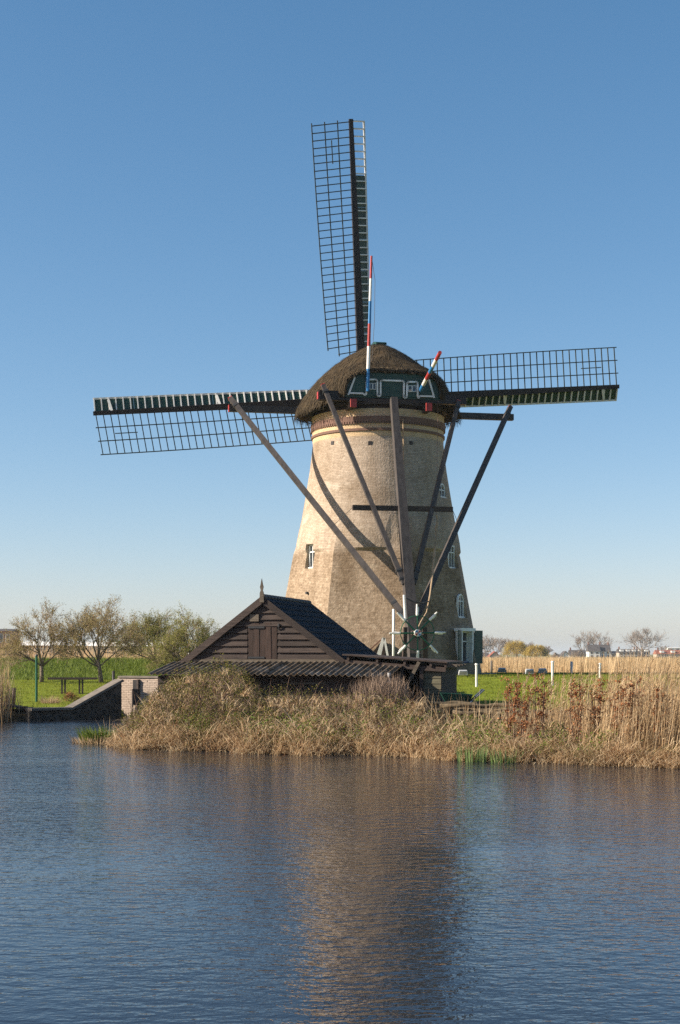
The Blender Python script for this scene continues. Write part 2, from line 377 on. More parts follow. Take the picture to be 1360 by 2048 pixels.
xs = np.concatenate([[-6000,-2500,-1000,-500,-250,-120,-70,-45,-32], np.arange(-24, 26, .4), [32,45,70,120,250,500,1000,2500,6000]])
ys = np.concatenate([[-40,-15,0,2.5,3.5,4.5,5.5,8,14,20,25], np.arange(27, 106, .4), [112,120,135,160,200,260,350,500,800,1300,2200,4000,8000]])
X, Y = np.meshgrid(xs, ys); Z = height(X, Y); Z += np.where((Z > .1) & (Y < 110), rng.normal(0, .02, Z.shape), 0)
nx, ny = len(xs), len(ys); I = np.arange(nx * ny).reshape(ny, nx)
T = np.stack([I[:-1,:-1], I[:-1,1:], I[1:,1:], I[1:,:-1]], -1).reshape(-1, 4)
V = np.stack([X, Y, Z], -1).reshape(-1, 3)
g = raw('ground', V, T, M['earth'], kind='structure')
g.data.polygons.foreach_set('use_smooth', [True] * len(T))
lawn = np.array([.15,.185,.016]); bank = np.array([.045,.034,.019]); mud = np.array([.03,.024,.016]); field = np.array([.50,.36,.20]); farg = np.array([.16,.16,.06])
C = np.tile(bank, (len(V), 1)); vx, vy, vz = V.T
def put(mask, c): 
    C[:] = C * (1 - mask[:, None]) + c * mask[:, None]
put(((vx > 2.9) & (vy > 44)).astype(float) * sstep(43.5, 45.5, vy), lawn)
put(((vx < -6.3) & (vy > 54)).astype(float), lawn); put((vy > 57).astype(float), lawn)
put(sstep(79, 80.5, vy) * (vx > -3), field); put(sstep(97, 98.5, vy), field); put(sstep(300, 400, vy), farg)
put((vz < .04).astype(float), mud); put((vy < 10).astype(float), mud)
ca = g.data.color_attributes.new('Col', 'FLOAT_COLOR', 'POINT')
ca.data.foreach_set('color', np.concatenate([C, np.ones((len(C), 1))], 1).astype(np.float32).ravel())
wm = MB().add([(-400, 3, 0), (400, 3, 0), (400, 58, 0), (-400, 58, 0)], [(0,1,2,3)])
w = wm.build('water', M['water'], origin=(0, 30, 0)); w['kind'] = 'structure'

# ------------------------------------------------------------------ windmill
TH = R(11.0); AX, AY = gx(756, 70), 70.0; Z0 = 1.42
Td = Vector((math.sin(TH), -math.cos(TH), 0)); Sd = Vector((math.cos(TH), math.sin(TH), 0)); Zd = Vector((0, 0, 1))
def L(u, v, z): return Vector((AX, AY, 0)) + Td * u + Sd * v + Zd * z       # u towards the tail, v to the right, z up
def onu(px, py, u):                        # place on the plane u where the photo shows it
    k = (px - 680) / F; p = L(u, 0, 0)
    v = (k * p.y - p.x) / (Sd.x - k * Sd.y); d = p.y + v * Sd.y
    return L(u, v, EYE + (1308 - py) / F * d)
mill = thing('windmill', (AX, AY, Z0), 'tall round brick windmill with thatched cap and four lattice sails', 'windmill')

PZ = [1.0, 1.6, 3.5, 5.03, 8.1, 9.47, 11.3, 12.3, 13.55]; PR = [5.02, 4.98, 4.60, 4.30, 3.74, 3.50, 3.20, 3.10, 3.14]
def rad(z): return float(np.interp(z, PZ, PR))
FC = [R(a) for a in range(-53, 360 - 53, 45)]        # facet directions, measured from the camera side towards the right
def oct_r(z, ph):
    dd = min(abs((ph - a + math.pi) % (2 * math.pi) - math.pi) for a in FC)
    return rad(z) * .967 / math.cos(dd)
ZT = 7.05
def trad(z, ph):
    k = min(max((z - ZT) / .14, 0), 1); r = rad(z)
    up = r * (1 + .012 * math.sin(min(max((z-ZT)/1.5, 0), 1) * math.pi))
    o_ = oct_r(z, ph)
    if o_ > r:                             # corners die away into the round wall above
        k2 = min(max((z - ZT) / 1.6, 0), 1); return r + (o_ - r) * (1 - k2) ** 1.6
    return o_ * (1 - k) + up * k
def tow(z, ph, off=0):
    r = trad(z, ph) + off
    return Vector((AX + r * math.sin(ph), AY - r * math.cos(ph), z))
phs = sorted([2 * math.pi * i / 96 for i in range(96)] + [(a + R(22.5)) % (2 * math.pi) for a in FC])
zs = [1.0, 1.42, 1.425, 2.2, 3.0, 4, 5, 6, 6.6, 7.04, 7.08, 7.12, 7.16, 7.2, 7.6, 8.1, 8.7, 9.4, 10.2, 11, 11.7, 12.3, 12.8, 13.2, 13.55]
vs = []; fs = []; n = len(phs)
for z in zs:
    for ph in phs: vs.append(tow(z, ph, .0))
for i in range(len(zs) - 1):
    for k in range(n): q = (k + 1) % n; fs.append((i*n+k, i*n+q, (i+1)*n+q, (i+1)*n+k))
fs.append(tuple(range(n))[::-1]); fs.append(tuple(range((len(zs)-1)*n, len(zs)*n)))
def thit(px, py):                          # where a sight line meets the tower wall
    d = 60.0
    while d < 72:
        p = pix(px, py, d); ph = math.atan2(p.x - AX, AY - p.y)
        if math.hypot(p.x - AX, p.y - AY) < trad(p.z, ph): return p, ph
        d += .004
    p = pix(px, py, 69.5); return p, math.atan2(p.x - AX, AY - p.y)
me = bpy.data.meshes.new('tower'); me.from_pydata([tuple(v - Vector((AX, AY, Z0))) for v in vs], [], fs)
uvl = me.uv_layers.new(name='UVMap')
for p in me.polygons:
    ks = [me.loops[l].vertex_index % n for l in p.loop_indices]; wrap = max(ks) - min(ks) > 2
    for l, k in zip(p.loop_indices, ks):
        vi = me.loops[l].vertex_index; z = vs[vi].z; ph = phs[k] + (2 * math.pi if wrap and k == 0 and len(ks) == 4 else 0)
        uvl.data[l].uv = (ph * 4.06, z)
me.materials.append(M['mill_brick'])
tower = link(bpy.data.objects.new('tower', me), mill, Matrix.Translation((AX, AY, Z0)))

# window niches: (top-left px, top py, right px, bottom py, arched)
def wframe(ph):
    nrm = Vector((math.sin(ph), -math.cos(ph), 0)); sd_ = Vector((math.cos(ph), math.sin(ph), 0)); return nrm, sd_
cut = MB(); wins = []
def outline(wd_, z0, z1, arched):
    if not arched: return [(-wd_/2, z0), (wd_/2, z0), (wd_/2, z1), (-wd_/2, z1)]
    r = wd_ / 2; zc = z1 - r
    return [(-r, z0), (r, z0)] + [(r * math.cos(a), zc + r * math.sin(a)) for a in [math.pi * i / 10 for i in range(11)]]
for px, pt, pb, wdt, arched, phfix in ((621, 1088, 1137, .62, 0, None), (906, 1090, 1137, .66, 0, R(60)), (886, 966, 996, .66, 1, R(60)), (925, 1187, 1236, .7, 1, R(62)), (929, 1262, 1326, .92, 0, R(52))):
    p, ph = thit(px, (pt + pb) / 2)
    if phfix: ph = phfix
    z1 = EYE + (1308 - pt) / F * p.y; z0 = EYE + (1308 - pb) / F * p.y
    nrm, sdv = wframe(ph); ln_ = .155 * (z1 - z0); bs = Vector((p.x, p.y, 0)) - nrm * (ln_ / 2 + (.05 if ph < 0 else .02))
    poly = [bs + nrm * -.12 + sdv * s + Zd * z for s, z in outline(wdt, z0, z1, arched)]
    cut.prism(poly, nrm * 1.0); wins.append((ph, z0, z1, wdt, arched, bs, ln_ + .06))
cm = cut.mesh('niche_cut', M['mill_brick'], shift=Vector((AX, AY, Z0))); co = bpy.data.objects.new('niche_cut', cm); COL.objects.link(co)
co.location = (AX, AY, Z0)
md = tower.modifiers.new('niches', 'BOOLEAN'); md.object = co; md.solver = 'EXACT'; md.operation = 'DIFFERENCE'
bpy.context.view_layer.update()
dg = bpy.context.evaluated_depsgraph_get()
nm = bpy.data.meshes.new_from_object(tower.evaluated_get(dg)); tower.modifiers.clear(); tower.data = nm; nm.name = 'tower'
bpy.data.objects.remove(co)
if not nm.materials: nm.materials.append(M['mill_brick'])

for ph, z0, z1, wdt, arched, base, rm in wins:
    nrm, sdv = wframe(ph)
    def P(s, z, o=0): return base + sdv * s + nrm * o + Zd * z
    wr = sub('window', mill, P(0, z0))
    mb = MB(); o = outline(wdt - .02, z0 + .01, z1 - .01, arched); i_ = outline(wdt - .16, z0 + .08, z1 - .08, arched)
    nn = len(o); vv = []
    for off in (-.06, .03):
        for q in (o, i_): vv += [P(s, z, off) for s, z in q]
    ff = []
    for k in range(nn):
        q = (k + 1) % nn
        ff += [(2*nn+k, 2*nn+q, 3*nn+q, 3*nn+k), (k, 2*nn+k, 2*nn+q, q), (nn+k, nn+q, 3*nn+q, 3*nn+k), (k, q, nn+q, nn+k)]
    mb.add(vv, ff).build('frame', M['white_sash'], wr)
    MB().prism([P(s, z, -.05) for s, z in outline(wdt - .14, z0 + .07, z1 - .07, arched)], nrm * .015).build('pane', M['pane'], wr)
    zc = z1 - (wdt / 2 if arched else (z1 - z0) * .32)
    if wdt < .9: MB().box(P(0, (z0 + z1) / 2, .0), (.035, .04, (z1 - z0) - .12), Matrix.Rotation(ph, 3, 'Z')).build('glazing_bar', M['white_sash'], wr)
    MB().box(P(0, zc, .0), (wdt - .1, .045, .05), Matrix.Rotation(ph, 3, 'Z')).build('glazing_bar', M['white_sash'], wr)
    MB().box(P(0, z0 + .03, .05), (wdt - .02, .1, .07), Matrix.Rotation(ph, 3, 'Z')).build('sill', M['white_sash'] if wdt < .9 else M['blue_metal'], wr)
    if wdt > .9:                            # ground-floor window: deep white surround and two green shutters
        for s in (-1, 1): MB().box(P(s * (wdt/2 + .0), (z0+z1)/2, rm / 2), (.13, rm + .02, z1 - z0 + .1), Matrix.Rotation(ph, 3, 'Z')).build('surround', M['white_sash'], wr)
        MB().box(P(0, z1 + .06, rm / 2 + .01), (wdt + .3, rm + .1, .14), Matrix.Rotation(ph, 3, 'Z')).build('surround', M['white_sash'], wr)
        for s, ang in ((-1, R(20)), (1, R(12))):
            hin = P(s * (wdt/2 + .08), 0, rm + .03); dv = (sdv * s * math.cos(ang) + nrm * math.sin(ang)); pn = dv.cross(Zd)
            sh = sub('shutter', mill, hin + Zd * z0)
            rot = Matrix((dv, pn, Zd)).transposed()
            MB().box(hin + dv * .27 + Zd * (z0+z1)/2, (.5, .045, z1 - z0 + .06), rot).build('leaf', M['green_paint'], sh)
            for zz in (z0 + .2, z1 - .2): MB().box(hin + dv * .27 + Zd * zz, (.44, .075, .09), rot).build('batten', M['green_paint'], sh)
# plaster-pale brick repair above the left window, vent holes, iron eye
for px in (665, 740, 822):
    p, ph = thit(px, 886); nrm, sdv = wframe(ph)
    MB().box(p + nrm * -.02, (.17, .08, .17), Matrix.Rotation(ph, 3, 'Z')).build('vent_hole', M['stock'], mill)
p, ph = thit(616, 1186); MB().tube([p - wframe(ph)[0] * .1, p + wframe(ph)[0] * .12], .06, 10).build('pipe_end', M['dark_iron'], mill)
# dark brick bands with dentils near the top
def ring(za, zb, off, teeth=None):
    mb = MB(); vv = []; ff = []; N = 180
    for k in range(N):
        a = 2 * math.pi * k / N
        for (z, o) in ((za, -.05), (za, off), (zb, off), (zb, -.05)): vv.append(tow(z, a, o))
    for k in range(N):
        q = (k + 1) % N
        for j in range(3): ff.append((k*4+j, q*4+j, q*4+j+1, k*4+j+1))
    mb.add(vv, ff)
    if teeth:
        for k in range(0, teeth):
            a = 2 * math.pi * k / teeth; c_ = tow(za - .05, a, off - .055)
            mb.box(c_, (.085, .11, .1), Matrix.Rotation(a, 3, 'Z'))
    return mb
ring(12.97, 13.2, .07, 150).build('brick_band', M['dark_brick'], mill)
ring(12.55, 12.66, .055, 0).build('brick_band', M['dark_brick'], mill)
# curb, light-blocking disc, rafter feet
mb = MB(); mb.tube([L(0,0,13.5), L(0,0,13.72)], 3.0, 64); mb.tube([L(0,0,13.72), L(0,0,13.95)], 3.25, 64); mb.build('curb_ring', M['dark_wood'], mill)

UE = 3.3
def cap_par(u):
    a = abs(u) / UE
    w_ = 3.98 * (1 - .43 * a ** 1.8)
    if u > .1: zr = 17.08 - 1.86 * ((u - .1) / (UE - .1)) ** 1.6
    else: zr = 17.08 - .5 * ((.1 - u) / (UE + .1)) ** 1.6
    k = float(sstep(2.0, UE, u)); p_ = 1.42 + 2.0 * k
    ze = 13.58 + .42 * (max(u, 0) / UE) ** 1.6 + .15 * (max(-u, 0) / UE) ** 2
    return w_, zr, ze, p_
def cap_sec(u, inset=0.0, N=28):
    w_, zr, ze, p_ = cap_par(u); inset = inset * (1 - .5 * float(sstep(2.4, UE, u))); w_ -= inset; zr -= inset * .8; ze += inset * .25
    out = []
    for i in range(N + 1):
        a = math.pi * i / N; c_, s_ = math.cos(a), math.sin(a)
        v = -w_ * math.copysign(abs(c_) ** (2 / p_), c_); z = ze + (zr - ze) * abs(s_) ** (2 / p_)
        out.append((v, z))
    return out
us = list(np.linspace(-UE, UE, 30)); mb = MB(); N = 28; vv = []; ff = []; m_ = N + 1
for ins in (0, .34):
    for u in us: vv += [L(u, v, z) for v, z in cap_sec(u, ins)]
B = len(us) * m_
for i in range(len(us) - 1):
    for k in range(N):
        ff.append((i*m_+k, i*m_+k+1, (i+1)*m_+k+1, (i+1)*m_+k)); ff.append((B+i*m_+k, B+(i+1)*m_+k, B+(i+1)*m_+k+1, B+i*m_+k+1))
    for k in (0, N): ff.append((i*m_+k, (i+1)*m_+k, B+(i+1)*m_+k, B+i*m_+k))
for i in (0, len(us) - 1):
    for k in range(N): ff.append((i*m_+k, i*m_+k+1, B+i*m_+k+1, B+i*m_+k))
mb.add(vv, ff); cap = mb.build('cap', M['thatch'], mill, True)
for mdf in (cap.modifiers.new('soft', 'SUBSURF'),): mdf.levels = 1; mdf.render_levels = 1
dtx = bpy.data.textures.new('thatch_lumps', 'CLOUDS'); dtx.noise_scale = .35; dtx.noise_depth = 3
dm = cap.modifiers.new('lumps', 'DISPLACE'); dm.texture = dtx; dm.strength = .09; dm.mid_level = .5; dm.texture_coords = 'LOCAL'
mb = MB(); pts = [L(u, 0, cap_par(u)[1] + .04) for u in np.linspace(-1.1, .75, 9)]
for a_, b_ in zip(pts, pts[1:]): mb.beam(a_, b_, .5, .1)
mb.build('ridge_board', M['green_paint'], cap)
for s in (-1, 1):                          # rafter feet under the eaves
    for i, u in enumerate(np.linspace(-2.8, 2.5, 14)):
        w_, zr, ze, p_ = cap_par(u)
        MB().beam(L(u, s * 2.6, ze + .12), L(u, s * (w_ - .4), ze + .22), .1, .13).build('rafter_foot', M['dark_wood'], cap)
# straw standing proud of the thatch, and a shaggy fringe along eaves and rear edge
def straw_on_cap(n, ulo, uhi, alo, ahi, lmin, lmax, lift, push):
    V = np.zeros((n, 4, 3))
    for i in range(n):
        u = rng.uniform(ulo, uhi); w_, zr, ze, p_ = cap_par(u); a = rng.uniform(alo, ahi) * math.pi; e = .02
        def pt(uu, aa):
            w2, zr2, ze2, p2 = cap_par(min(max(uu, -UE), UE)); c_, s_ = math.cos(aa), math.sin(aa)
            return L(uu, -w2 * math.copysign(abs(c_) ** (2 / p2), c_), ze2 + (zr2 - ze2) * abs(s_) ** (2 / p2))
        a = min(max(a, .01), math.pi - .01); P0 = pt(u, a); da = pt(u, a + e) - P0; du = pt(u + e, a) - P0
        nn = da.cross(du)
        if nn.length < 1e-9: continue
        nn.normalize()
        if nn.z < -.2: nn = -nn
        if nn.dot(P0 - L(0, 0, 14.0)) < 0: nn = -nn
        g_ = (-Zd - nn * (-Zd).dot(nn)); g_ = g_.normalized() if g_.length > .05 else Td
        g_ = (g_ + Vector(rng.normal(0, .12, 3))).normalized(); sd_ = g_.cross(nn).normalized(); ln = rng.uniform(lmin, lmax); wd_ = rng.uniform(.008, .02)
        P0 = P0 + nn * push; E0 = P0 + g_ * ln + nn * rng.uniform(0, lift)
        V[i, 0] = P0 - sd_ * wd_; V[i, 1] = P0 + sd_ * wd_; V[i, 2] = E0 + sd_ * wd_ * .5; V[i, 3] = E0 - sd_ * wd_ * .5
    T = (np.arange(n)[:, None, None] * 4 + np.array([[0, 1, 2], [0, 2, 3]])[None]).reshape(-1, 3); return V.reshape(-1, 3), T
sv1 = straw_on_cap(9000, -UE, UE, 0, 1, .12, .34, .004, .012)
sv2 = straw_on_cap(1300, -UE, UE, 0, .012, .03, .06, .01, -.07); sv3 = straw_on_cap(1300, -UE, UE, .988, 1, .03, .06, .01, -.07); sv4 = straw_on_cap(2600, UE - .2, UE, .15, .85, .04, .12, .04, .015)
o = raw('thatch_straw', *merge(sv1, sv2, sv3), M['thatch_straw'], cap, 'stuff', origin=L(0, 0, 14)); o = raw('thatch_fringe', *sv4, M['thatch_fringe'], cap, 'stuff', origin=L(UE, 0, 14))
mb = MB(); mb.tube([L(0,0,13.97), L(0,0,14.05)], 3.0, 40); mb.build('cap_light_block', M['stock'], cap)  # unseen disc added to block light inside the cap

# rear gable of green boards  with scalloped white trim, two twin windows
GU = 3.16
gable = sub('rear_gable', mill, L(GU, 0, 14.0))
sec = [(v, z) for v, z in cap_sec(UE, .1) if z > 14.05]
mb = MB(); mb.prism([L(GU - .06, v, z) for v, z in [(-2.2, 14.0)] + sec + [(2.2, 14.0)]], Td * -.06); mb.build('back_board', M['green_paint'], gable)
for i in range(7):                         # horizontal boards
    za = 14.08 + i * .15; zb = za + .146
    def wat(z): return 2.12 - (z - 14.0) * .42
    MB().prism([L(GU, -wat(za), za), L(GU, wat(za), za), L(GU, wat(zb), zb), L(GU, -wat(zb), zb)], Td * -.05).build('board', M['green_paint'], gable)
def trimline(pts, name='trim', r=.037):
    P_ = [onu(690 + x / 7.158, 735 + y / 7.158, GU + .05) for x, y in pts]
    mb = MB()
    for a_, b_ in zip(P_, P_[1:]):
        d_ = (b_ - a_).normalized() * r * .6; mb.beam(a_ - d_, b_ + d_, r * 2, .05, up=Td)
    mb.build(name, M['white_paint'], gable)
def arcpts(cx, cy, rx, ry, a0, a1, n=6): return [(cx + rx * math.cos(R(a0 + (a1-a0)*i/n)), cy - ry * math.sin(R(a0 + (a1-a0)*i/n))) for i in range(n + 1)]
trimline([(140,145),(55,375),(45,385)]); trimline([(60,365),(255,372),(285,395),(305,378)])
trimline([(305,370),(305,200)] + arcpts(340,205,35,32,180,90) + [(425,172)] + arcpts(430,205,33,32,90,0) + [(463,370)] + arcpts(486,385,23,25,180,360,8) + [(509,210)] + arcpts(540,212,30,28,180,90)
         + [(810,192)] + arcpts(812,222,32,30,90,0) + [(840,395)] + arcpts(862,412,22,24,180,360,8) + [(888,235)] + arcpts(918,237,30,30,180,90) + [(1005,207)] + arcpts(1008,240,32,33,90,0) + [(1040,415),(1052,435),(1070,410),(1265,415)])
trimline([(1205,180),(1275,430)])
for xa, xb, ya, yb in ((355, 440, 228, 312), (905, 1020, 262, 346)):
    gw = sub('gable_window', gable, onu(690 + xa / 7.158, 735 + yb / 7.158, GU + .03))
    for q in (0, 1):
        x0 = xa + q * (xb - xa) * .53; x1 = x0 + (xb - xa) * .45
        c4 = [onu(690 + x / 7.158, 735 + y / 7.158, GU + .04) for x, y in ((x0, ya), (x1, ya), (x1, yb), (x0, yb))]
        mb = MB()
        for k in range(4): mb.beam(c4[k], c4[(k+1) % 4], .022, .04, up=Td)
        mb.build('window_frame', M['white_sash'], gw); MB().prism(c4, Td * -.03).build('pane', M['pane'], gw)
# front board of the cap
sec = [(v, z) for v, z in cap_sec(-UE, .2) if z > 14.05]
MB().prism([L(-UE + .1, v, z) for v, z in [(-2.2, 14.0)] + sec + [(2.2, 14.0)]], Td * .1).build('front_board', M['green_paint'], mill)
# long sheer beams with red ends
for px, py in ((707, 806), (858, 814)):
    e = onu(px, py, 3.55); vv_ = (e - L(0, 0, 0)).dot(Sd)
    sh = MB().beam(L(-3.4, vv_, e.z), L(3.5, vv_, e.z), .25, .34).build('sheer_beam', M['dark_wood'], mill)
    MB().box(e + Td * .0, (.27, .1, .36), Matrix.Rotation(TH, 3, 'Z')).build('beam_end', M['red_paint'], sh)

# cross beams, tail pole, braces
def wp_(px, py, u): return onu(px, py, u)
lsl, lsr = onu(459, 818, -.8), onu(1026, 834, -.8); zm = (lsl.z + lsr.z) / 2; lsl.z = lsr.z = zm
lb = MB().beam(lsl, lsr, .28, .30).build('long_cross_beam', M['tail_wood'], mill)
ssl, ssr = onu(637, 792, 2.85), onu(931, 800, 2.85); zm = (ssl.z + ssr.z) / 2; ssl.z = ssr.z = zm
sb_ = MB().beam(ssl, ssr, .4, .42).build('short_cross_beam', M['stock'], mill)
for e, o, par in ((lsl, -1, lb), (ssl, -1, sb_)): MB().beam(e + Sd * o * .005, e + Sd * o * .05, .30, .32).build('beam_end', M['red_paint'], par)
tail_a, tail_b = onu(787, 797, 3.5), onu(830, 1328, 7.3)
MB().beam(tail_a, tail_b, .29, .34, up=Td, w1=.5, h1=.48).build('tail_pole', M['tail_wood'], mill)
def tl(py):
    k = (py - 797) / (1328 - 797); k = min(max(k, 0), 1); d0, d1 = tail_a.y, tail_b.y
    s_ = k / (k + (1 - k) * d1 / d0) if k < 1 else 1
    s_ = k * d0 / (k * d0 + (1 - k) * d1)
    return tail_a.lerp(tail_b, s_)
def lerp0(a_, b_, k): return a_ + (b_ - a_) * k
def brace(px, py, u, pye, off, w_, side):
    a_ = onu(px, py, u); b_ = tl(pye) + Sd * side * .2 + Td * off
    br_ = MB().beam(a_, b_, w_, w_ * 1.05, up=Td, w1=w_ * 1.15, h1=w_ * 1.15).build('brace', M['tail_wood'], mill)
    d_ = (b_ - a_).normalized(); MB().beam(a_ - d_ * .035, a_ - d_ * .002, w_ * 1.0, w_ * 1.05, up=Td).build('brace_end', M['red_paint'], br_)
    return a_, b_
lbl = brace(461, 797, -.55, 1238, .0, .215, -1); lbr = brace(1020, 815, -.55, 1238, .0, .215, 1)
sbl = brace(646, 770, 3.12, 1168, .05, .18, -1); sbr = brace(917, 803, 3.12, 1168, .05, .18, 1)
for a2, b2 in (lbl, lbr, sbl, sbr):        # iron straps and bolts
    for q_ in (.03, .93, .97): MB().beam(lerp0(a2, b2, q_), lerp0(a2, b2, q_ + .008), .255, .265, up=Td).build('iron_strap', M['dark_iron'], mill)
xa, xb = onu(705, 1016, 5.0), onu(905, 1018, 5.0); xa.z = xb.z = (xa.z + xb.z) / 2
MB().beam(xa, xb, .2, .22).build('tail_cross_bar', M['dark_wood'], mill)
def lerp(a_, b_, k): return a_ + (b_ - a_) * k
MB().tube([xa, lerp(*lbl, .60)], .012, 5).build('stay_wire', M['wire'], mill); MB().tube([xb, lerp(*lbr, .58)], .012, 5).build('stay_wire', M['wire'], mill)
# capstan wheel at the foot of the tail
wc = onu(835, 1266, 7.95); wheel = sub('capstan_wheel', mill, wc)
mb = MB(); NN = 40; RR = .73
mb.tube([wc + (Sd * math.cos(2*math.pi*k/NN) + Zd * math.sin(2*math.pi*k/NN)) * RR for k in range(NN + 1)], .022, 6, False); mb.build('rim', M['post_green'], wheel)
for k in range(8):
    a = R(45 * k + 1); d_ = Sd * math.cos(a) + Zd * math.sin(a); tn = -Sd * math.sin(a) + Zd * math.cos(a)
    sp = MB().tube([wc + d_ * .08, wc + d_ * .74], .036, 8).build('spoke', M['post_green'], wheel)
    MB().tube([wc + d_ * .74, wc + d_ * .8, wc + d_ * 1.22], [.052, .06, .036], 10).build('spoke_handle', M['white_paint'], wheel)
    MB().tube([wc + d_ * .9 - tn * .05, wc + d_ * 1.1 - tn * .05], .028, 8).build('spoke_peg', M['white_paint'], wheel)
mb = MB(); mb.tube([wc - Td * .1, wc + Td * .1], .15, 16); mb.build('hub', M['white_paint'], wheel)
for k, mk in enumerate(('red_paint', 'blue_paint', 'red_paint', 'blue_paint')):
    a = R(90 * k + 20); d1 = Sd * math.cos(a) + Zd * math.sin(a); d2 = Sd * math.cos(a + .75) + Zd * math.sin(a + .75)
    MB().prism([wc + Td * .1, wc + d1 * .14 + Td * .1, wc + d2 * .14 + Td * .1], Td * .012).build('hub_star', M[mk], wheel)
MB().tube([wc - Td * .1, wc - Td * .9], .12, 12).build('capstan_drum', M['dark_wood'], wheel)
for s in (-1, 1):
    MB().beam(wc - Td * .45 + Sd * s * .42 + Zd * .25, L(7.5, 0, Z0 - .15) + (wc - L(7.5, 0, wc.z)).dot(Sd) * Sd + Sd * s * .5, .16, .2, up=Td).build('capstan_post', M['dark_wood'], mill)
a_ = onu(808, 1190, 7.4); b_ = onu(811, 1244, 7.55); MB().tube([a_, b_], .055, 10).build('tail_rod', M['white_paint'], mill)
# ropes and the brake stick
MB().tube([onu(806, 838, 3.3), onu(807, 900, 3.6), onu(807, 956, 3.9)], .028, 6).build('brake_rope', M['rope'], mill)
MB().tube([onu(876, 800, 3.3), onu(874, 915, 4.2), onu(873, 1032, 5.1)], .010, 5).build('rope_line', M['dark_brick'], mill)
mb = MB(); pts = [onu(x, y, u) for x, y, u in ((873,1030,5.1),(875,1040,5.1),(873,1056,5.12),(870,1100,5.6),(865,1150,6.1),(860,1190,6.6),(853,1225,7.0),(842,1243,7.3),(836,1256,7.5))]
mb.tube(pts, [.04,.03,.055,.05,.045,.04,.03,.03,.03], 6); mb.build('hanging_rope', M['rope'], mill)
mb = MB(); mb.tube([onu(x, y, 6.9) for x, y in ((812,1196),(825,1203),(843,1206),(858,1203))], .03, 6); mb.build('chain', M['dark_iron'], mill)
# striped poles on the rear gable
def pole(a_, b_, ra, rb):
    pr = sub('flag_pole', mill, a_); cols = ('blue_paint', 'white_paint', 'red_paint') * 2
    for k in range(6):
        p0, p1 = lerp(a_, b_, k / 6), lerp(a_, b_, (k + 1) / 6); q0, q1 = ra + (rb - ra) * k / 6, ra + (rb - ra) * (k + 1) / 6
        MB().tube([p0, p1], [q0, q1], 12).build('stripe', M[cols[k]], pr)
    return pr
pa, pb = onu(735, 783, 3.3), onu(743, 512, 3.3)
pole(pa, pb, .085, .05); MB().tube([lerp(pa, pb, 1), onu(750, 560, 3.2), onu(749, 640, 3.1), onu(744, 722, 2.9)], .01, 4).build('halyard', M['wire'], mill)
pole(onu(841, 781, 3.3), onu(880, 705, 8.0), .09, .08)

